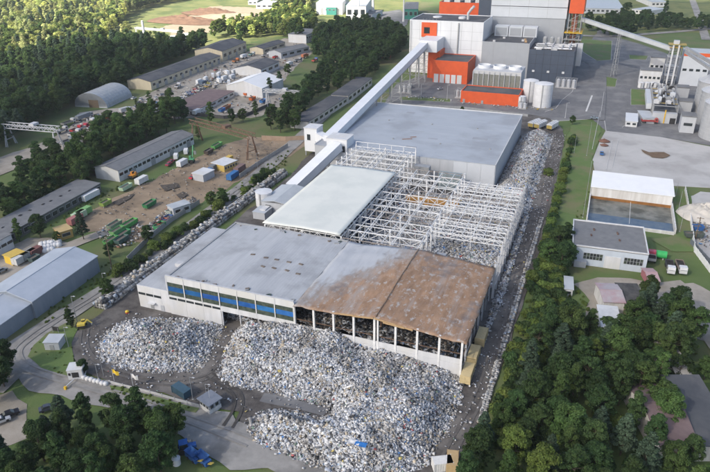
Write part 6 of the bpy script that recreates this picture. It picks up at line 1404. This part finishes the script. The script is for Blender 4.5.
def wood_(where, group, px, spacing, kinds, sc, seed=0, cap=400, world=None):
    poly = world or GP(px); xs = [p[0] for p in poly]; ys = [p[1] for p in poly]; rg = np.random.default_rng(seed+50); pts = []
    area = (max(xs)-min(xs))*(max(ys)-min(ys)); n = int(area/spacing**2*14)
    Q = rg.random((n,2))*[max(xs)-min(xs), max(ys)-min(ys)]+[min(xs), min(ys)]; Q = Q[inside(poly, Q[:,0], Q[:,1])]
    for q in Q:
        if all((q[0]-p[0])**2+(q[1]-p[1])**2 > spacing**2 for p in pts): pts.append(q)
    pts = pts[:cap]
    pp = [proj((q[0], q[1], 0)) for q in pts]
    if not pp: return 0
    xa, xb = min(p[0] for p in pp), max(p[0] for p in pp); ya, yb = min(p[1] for p in pp), max(p[1] for p in pp)
    for i, q in enumerate(pts):
        s = rg.random(); fx = (pp[i][0]-xa)/(xb-xa+1e-6); fy = (pp[i][1]-ya)/(yb-ya+1e-6)
        zone = ('back','middle','front')[min(2,int(fy*3))]+' '+('left','centre','right')[min(2,int(fx*3))]
        k = kinds[int(rg.random()*len(kinds))]
        tree(q[0], q[1], k, sc[0]+(sc[1]-sc[0])*s, where, group, ('small ' if s < .33 else 'tall ' if s > .67 else '')+LOOK[k.rstrip('123')]+', '+zone+' of '+where)
    return len(pts)
MIX = ['round1','round2','round3','pine1','pine2','tall1','tall2','round3','light2','round1','round3','tall1']
cnt = 0
cnt += wood_('the lower right wood', 'trees of the lower right wood', [(460,480),(476,454),(498,424),(514,384),(524,358),(544,332),(566,330),(580,332),(598,344),(628,352),(664,372),(668,396),(654,440),(650,480),(650,508),(446,508),(452,492)], 5.2, MIX, (.72,1.05), 1)
cnt += wood_('the lower left copse', 'trees of the lower left copse', [(22,462),(38,440),(60,430),(86,428),(112,434),(132,430),(152,430),(170,442),(176,456),(168,480),(150,506),(-30,506),(-30,470)], 4.6, ['round1','round2','round3','tall2','pine1'], (.7,.95), 2)
cnt += wood_('the clump cut by the left edge', 'trees at the left edge', [(-20,408),(-18,378),(6,372),(14,388),(8,404)], 4.5, ['round1','round2'], (.75,.95), 3)
cnt += wood_('the trees opposite the burnt hall', 'trees beside the upper dirt track', [(538,264),(546,250),(568,250),(573,268),(560,278),(545,272)], 4.6, ['round1','round2','round3','tall2','pine1'], (.7,.95), 4)
cnt += wood_('the trees round the pink barn', 'trees round the pink barn', [(600,350),(612,340),(626,336),(638,318),(646,308),(664,312),(684,326),(692,342),(684,358),(676,372),(640,362)], 4.3, ['round1','round3','round3','pine2','round2'], (.75,1.05), 5)
cnt += wood_('the trees by the lower right houses', 'trees among the lower right houses', [(700,360),(740,350),(760,400),(702,384)], 5, ['tall1','round3','light2'], (.6,.8), 6)
cnt += wood_('the trees below the purple roof', 'trees at the bottom right edge', [(664,480),(672,462),(730,462),(740,505),(655,505)], 5, ['round3','tall1','round1'], (.6,.8), 7)
cnt += wood_('the belt above the long white workshop', 'trees of the left belt', [(70,188),(72,172),(86,152),(110,138),(140,126),(176,116),(188,122),(150,142),(116,160),(98,172),(88,186)], 6.0, ['tall1','round3','round3','round1'], (1.05,1.3), 8)
cnt += wood_('the clump left of the dilapidated shed', 'trees left of the dilapidated shed', [(-10,210),(20,196),(36,168),(58,160),(64,176),(70,190),(40,206),(10,224),(-10,232)], 6.5, ['round1','round2','tall2','round3'], (.85,1.1), 9)
cnt += wood_('the strip beside the black-roofed shed', 'trees of the middle strip', [(262,122),(280,118),(300,96),(318,76),(336,62),(352,56),(372,64),(376,74),(346,90),(322,96),(300,116),(306,128),(290,134),(270,132)], 7.5, ['round1','round2','round3','tall2'], (.85,1.15), 10)
SING = [((149,244),'round1',.62,'round dark tree between the skips and the concrete fence'),((108,298),'round3',.62,'broad tree beside the street lamp above the access road'),((72,328),'tall2',.55,'slim tree beside the access road above the transformer hut'),((84,240),'pine1',.85,'large dark conifer beside the green skips'),((41,238),'round1',.78,'round tree in front of the dilapidated shed, right of two'),((20,242),'tall1',.7,'loose tree in front of the dilapidated shed, left of two'),((58,243),'round3',.42,'small round tree by the orange-yellow hut'),
 ((223,204),'round3',.62,'grey-green tree between the blue cabin and the bale wall'),((212,208),'round3',.6,'grey-green tree left of the blue cabin tree'),((256,186),'round1',.5,'dark round tree beside the bale wall near the pump house'),((211,124),'tall1',1.0,'tall tree standing in the gravel yard before the scrap corner'),((199,140),'tall1',.6,'small tree at the end of the long white workshop'),((137,108),'tall1',.5,'small bright tree beside the quonset hut cars'),((167,102),'tall1',.55,'small tree behind the purple-grey shed'),((270,94),'tall2',.9,'dark tree right of the tent hall'),((280,88),'tall2',.85,'dark tree behind the white gantry legs'),((264,180),'round2',.45,'dark bush-like tree beside the bale wall'),((110,258),'round2',.45,'dark tree left of the wooden power pole'),((572,125),'round3',.5,'single round tree at the far corner of the lawn'),((462,113),'round3',.35,'small round tree at the far hall corner'),((84,374),'round1',.42,'dark tree behind the white gate cabin'),((117,432),'round2',.9,'tall dark tree top standing out of the copse, left'),((176,437),'round3',.85,'tall tree top standing out of the copse, right'),((142,432),'tall2',.9,'slender tree top in the middle of the copse'),((548,176),'bush1',1.3,'bush at the lawn edge beside the track, far'),
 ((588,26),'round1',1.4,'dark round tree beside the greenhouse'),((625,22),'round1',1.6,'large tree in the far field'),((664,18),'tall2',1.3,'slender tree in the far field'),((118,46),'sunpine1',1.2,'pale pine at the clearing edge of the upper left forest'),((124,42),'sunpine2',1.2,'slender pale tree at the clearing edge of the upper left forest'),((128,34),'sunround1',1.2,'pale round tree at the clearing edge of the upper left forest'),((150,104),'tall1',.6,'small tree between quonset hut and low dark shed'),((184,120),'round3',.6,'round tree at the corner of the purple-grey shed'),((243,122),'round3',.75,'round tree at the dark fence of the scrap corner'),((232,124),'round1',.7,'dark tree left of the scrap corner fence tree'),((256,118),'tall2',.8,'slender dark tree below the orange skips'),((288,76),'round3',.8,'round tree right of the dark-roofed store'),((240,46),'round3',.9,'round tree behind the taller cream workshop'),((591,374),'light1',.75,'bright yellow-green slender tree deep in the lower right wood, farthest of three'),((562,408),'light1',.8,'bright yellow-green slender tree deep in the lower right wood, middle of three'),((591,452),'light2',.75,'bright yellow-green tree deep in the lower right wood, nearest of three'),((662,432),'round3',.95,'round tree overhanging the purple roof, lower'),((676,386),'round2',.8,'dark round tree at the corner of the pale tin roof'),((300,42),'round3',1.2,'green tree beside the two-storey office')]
for p, k, s, l in SING: g_ = G(*p); tree(g_.x, g_.y, k, s, '', None, l)
for i in range(34):
    yy = 150+i*6.2; g_ = (-11.5+rng.random()*1.6 if yy > 235 else -9+rng.random()*2, yy)
    tree(g_[0], g_[1], ['bush1','bush2'][i % 2], .7+rng.random()*.9, '', 'hedge along the dirt track', '%s low bush from the near end of the hedge along the dirt track' % ORD(i+1))
for i in range(26):
    f = i/25; g_ = G(128+150*f-4+rng.random()*8, 276-104*f+rng.random()*4); tree(g_.x-3, g_.y, ['bush1','bush2'][i % 2], .7+rng.random()*.9, '', 'bushes along the access road', '%s low bush from the lower end of the strip between access road and bale wall' % ORD(i+1))
print('TREES', NTREE[0], cnt)
# woods that read as one mass: instanced crowns on scattered points
def forest(name, label, px, spacing, keys, sc, seed, world=None, dens=1.0):
    poly = world or GP(px); xs = [p[0] for p in poly]; ys = [p[1] for p in poly]; rg = np.random.default_rng(seed)
    nx = int((max(xs)-min(xs))/spacing)+1; ny = int((max(ys)-min(ys))/spacing)+1
    X, Y = np.meshgrid(min(xs)+np.arange(nx)*spacing, min(ys)+np.arange(ny)*spacing, indexing='ij'); Q = np.column_stack([X.ravel(), Y.ravel()])+(rg.random((nx*ny,2))-.5)*spacing*1.1
    Q = Q[inside(poly, Q[:,0], Q[:,1])]; Q = Q[rg.random(len(Q)) < dens]; n = len(Q)
    me = bpy.data.meshes.new(name); me.from_pydata([(a,b,0.) for a,b in Q], [], [])
    for nm, tp, val in (('sc','FLOAT',sc[0]+(sc[1]-sc[0])*rg.random(n)), ('rz','FLOAT',rg.random(n)*6.28), ('ix','INT',rg.integers(0,len(keys),n))):
        a = me.attributes.new(nm, tp, 'POINT'); a.data.foreach_set('value', val)
    o = bpy.data.objects.new(name, me); col.objects.link(o); o['kind'] = 'stuff'; o['label'] = label; o['category'] = 'forest'
    ng = bpy.data.node_groups.new(name, 'GeometryNodeTree'); ng.interface.new_socket('Geometry', in_out='INPUT', socket_type='NodeSocketGeometry'); ng.interface.new_socket('Geometry', in_out='OUTPUT', socket_type='NodeSocketGeometry')
    N = ng.nodes; L = ng.links; gi = N.new('NodeGroupInput'); go = N.new('NodeGroupOutput'); ip = N.new('GeometryNodeInstanceOnPoints'); jn = N.new('GeometryNodeJoinGeometry')
    for k in keys:
        for part in (0, 1):
            pass
        oi = N.new('GeometryNodeObjectInfo'); oi.inputs['Object'].default_value = CROWNS[k]; oi.inputs['As Instance'].default_value = True; oi.transform_space = 'ORIGINAL'; L.new(oi.outputs['Geometry'], jn.inputs[0])
    L.new(gi.outputs[0], ip.inputs['Points']); L.new(jn.outputs[0], ip.inputs['Instance']); ip.inputs['Pick Instance'].default_value = True
    def na(nm, tp): a = N.new('GeometryNodeInputNamedAttribute'); a.data_type = tp; a.inputs['Name'].default_value = nm; return a.outputs['Attribute']
    L.new(na('ix','INT'), ip.inputs['Instance Index']); cx = N.new('ShaderNodeCombineXYZ'); L.new(na('rz','FLOAT'), cx.inputs[2])
    er = N.new('FunctionNodeEulerToRotation'); L.new(cx.outputs[0], er.inputs[0]); L.new(er.outputs[0], ip.inputs['Rotation']); L.new(na('sc','FLOAT'), ip.inputs['Scale']); L.new(ip.outputs[0], go.inputs[0])
    md = o.modifiers.new('scatter', 'NODES'); md.node_group = ng
    print(name, n); return o
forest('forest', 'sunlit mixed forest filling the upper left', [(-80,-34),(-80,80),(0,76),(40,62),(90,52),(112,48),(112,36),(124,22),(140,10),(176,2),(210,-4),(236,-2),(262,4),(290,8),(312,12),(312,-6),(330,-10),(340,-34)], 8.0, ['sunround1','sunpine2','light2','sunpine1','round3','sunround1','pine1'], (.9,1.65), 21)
forest('forest', 'darker forest belt behind the quonset hut and cream workshop', [(-80,80),(0,76),(40,62),(90,52),(120,48),(150,52),(186,50),(200,46),(206,50),(180,62),(150,72),(134,84),(112,94),(90,98),(70,112),(20,140),(-20,160),(-80,190)], 7.0, ['round1','round2','tall2','round3','round3','tall1','pine1'], (.9,1.6), 22)
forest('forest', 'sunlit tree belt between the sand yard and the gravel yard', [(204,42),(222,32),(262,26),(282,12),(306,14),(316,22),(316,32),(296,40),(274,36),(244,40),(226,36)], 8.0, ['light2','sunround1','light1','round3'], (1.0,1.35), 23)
forest('forest', 'tree belt across the far field at the top right', [(586,30),(600,24),(640,22),(700,26),(740,24),(740,32),(690,31),(650,32),(622,38),(596,36)], 8.0, ['round1','round3','tall2'], (.7,1.25), 24, dens=.75)
forest('forest', 'dark wood left of the white boiler block', [(312,58),(318,40),(340,30),(372,28),(396,34),(410,46),(398,58),(384,64),(360,66),(340,62)], 7.5, ['round1','round2','tall2','round3'], (.9,1.45), 28)
forest('shrubs', 'rough shrubs over the sunlit clearing', [(128,40),(160,32),(170,44),(206,40),(200,46),(150,50),(120,48)], 7.0, ['bush1','light2'], (.4,.8), 25, dens=.45)
forest('shrubs', 'rough shrubs at the foot of the lower right wood', [(506,404),(518,354),(528,312),(542,252),(560,230),(566,260),(560,300),(600,334),(640,346),(668,380),(640,480),(480,520),(450,480)], 3.2, ['bush1','bush2'], (.6,1.2), 26, dens=.5)
forest('shrubs', 'dense shrubs along the right edge of the dirt track', None, 2.7, ['bush1','bush2','bush2'], (.7,1.5), 31, [(-12.2,112),(-12.2,236),(-3,236),(4,112)], .75)
forest('shrubs', 'undergrowth below the belts on the left', [(-10,230),(60,200),(100,186),(110,166),(90,166),(60,180),(0,215)], 4, ['bush1','bush2'], (.6,1.2), 27, dens=.5)

for k, (lb, px, sp, dn, sc_) in enumerate((
  ('tall weeds in the strip between the bale wall and the earth yard', [(100,300),(128,270),(170,238),(222,198),(262,168),(290,150),(286,166),(240,196),(180,242),(120,290)], 2.6, .4, (.15,.42)),
  ('tall weeds round the big warehouse', [(34,322),(60,300),(100,268),(110,262),(120,270),(90,296),(60,316),(40,330)], 2.4, .45, (.15,.4)),
  ('tall weeds along the edges of the earth yard', [(60,232),(90,206),(130,186),(120,184),(84,204),(50,226)], 2.4, .5, (.15,.45)),
  ('rough weeds between track and workshop', [(525,300),(540,268),(556,272),(572,282),(586,300),(590,320),(560,330),(530,330)], 2.4, .5, (.2,.5)),
  ('weeds along the lawn edges by the basin', [(572,246),(586,222),(590,188),(586,188),(560,250)], 2.4, .35, (.12,.3)),
  ('weeds on the road verges at the gate', [(28,358),(34,346),(48,334),(66,324),(78,330),(72,344),(76,362),(86,374),(70,378),(44,372)], 2.2, .3, (.12,.3)),
  ('weeds along the lower verge fence', [(110,386),(150,396),(200,410),(196,414),(150,404),(112,392)], 1.6, .5, (.12,.35)),
  ('weeds at the far right houses', [(690,344),(720,350),(730,384),(700,380),(690,360)], 2.6, .4, (.15,.45)),
  ('weeds under the lower left copse', [(20,440),(60,424),(110,428),(160,430),(176,450),(160,470),(10,470)], 2.6, .4, (.2,.5)))):
    forest('weeds', lb, px, sp*.7, ['bush1','bush1'], (sc_[0]*.8,sc_[1]*.8), 60+k, dens=dn)
# thin summer haze over the whole place
hz = MB().box(-6200, 6200, -6200, 6200, -1.0, 118.0); ho = hz.build('haze', None); ho['kind'] = 'stuff'
hm = bpy.data.materials.new('haze'); hm.use_nodes = True; n = hm.node_tree.nodes; n.remove(n['Principled BSDF'])
pv = n.new('ShaderNodeVolumePrincipled'); pv.inputs['Color'].default_value = (.86,.90,.95,1); pv.inputs['Density'].default_value = .00010; pv.inputs['Anisotropy'].default_value = .2
hm.node_tree.links.new(pv.outputs[0], n['Material Output'].inputs['Volume']); ho.data.materials.append(hm)
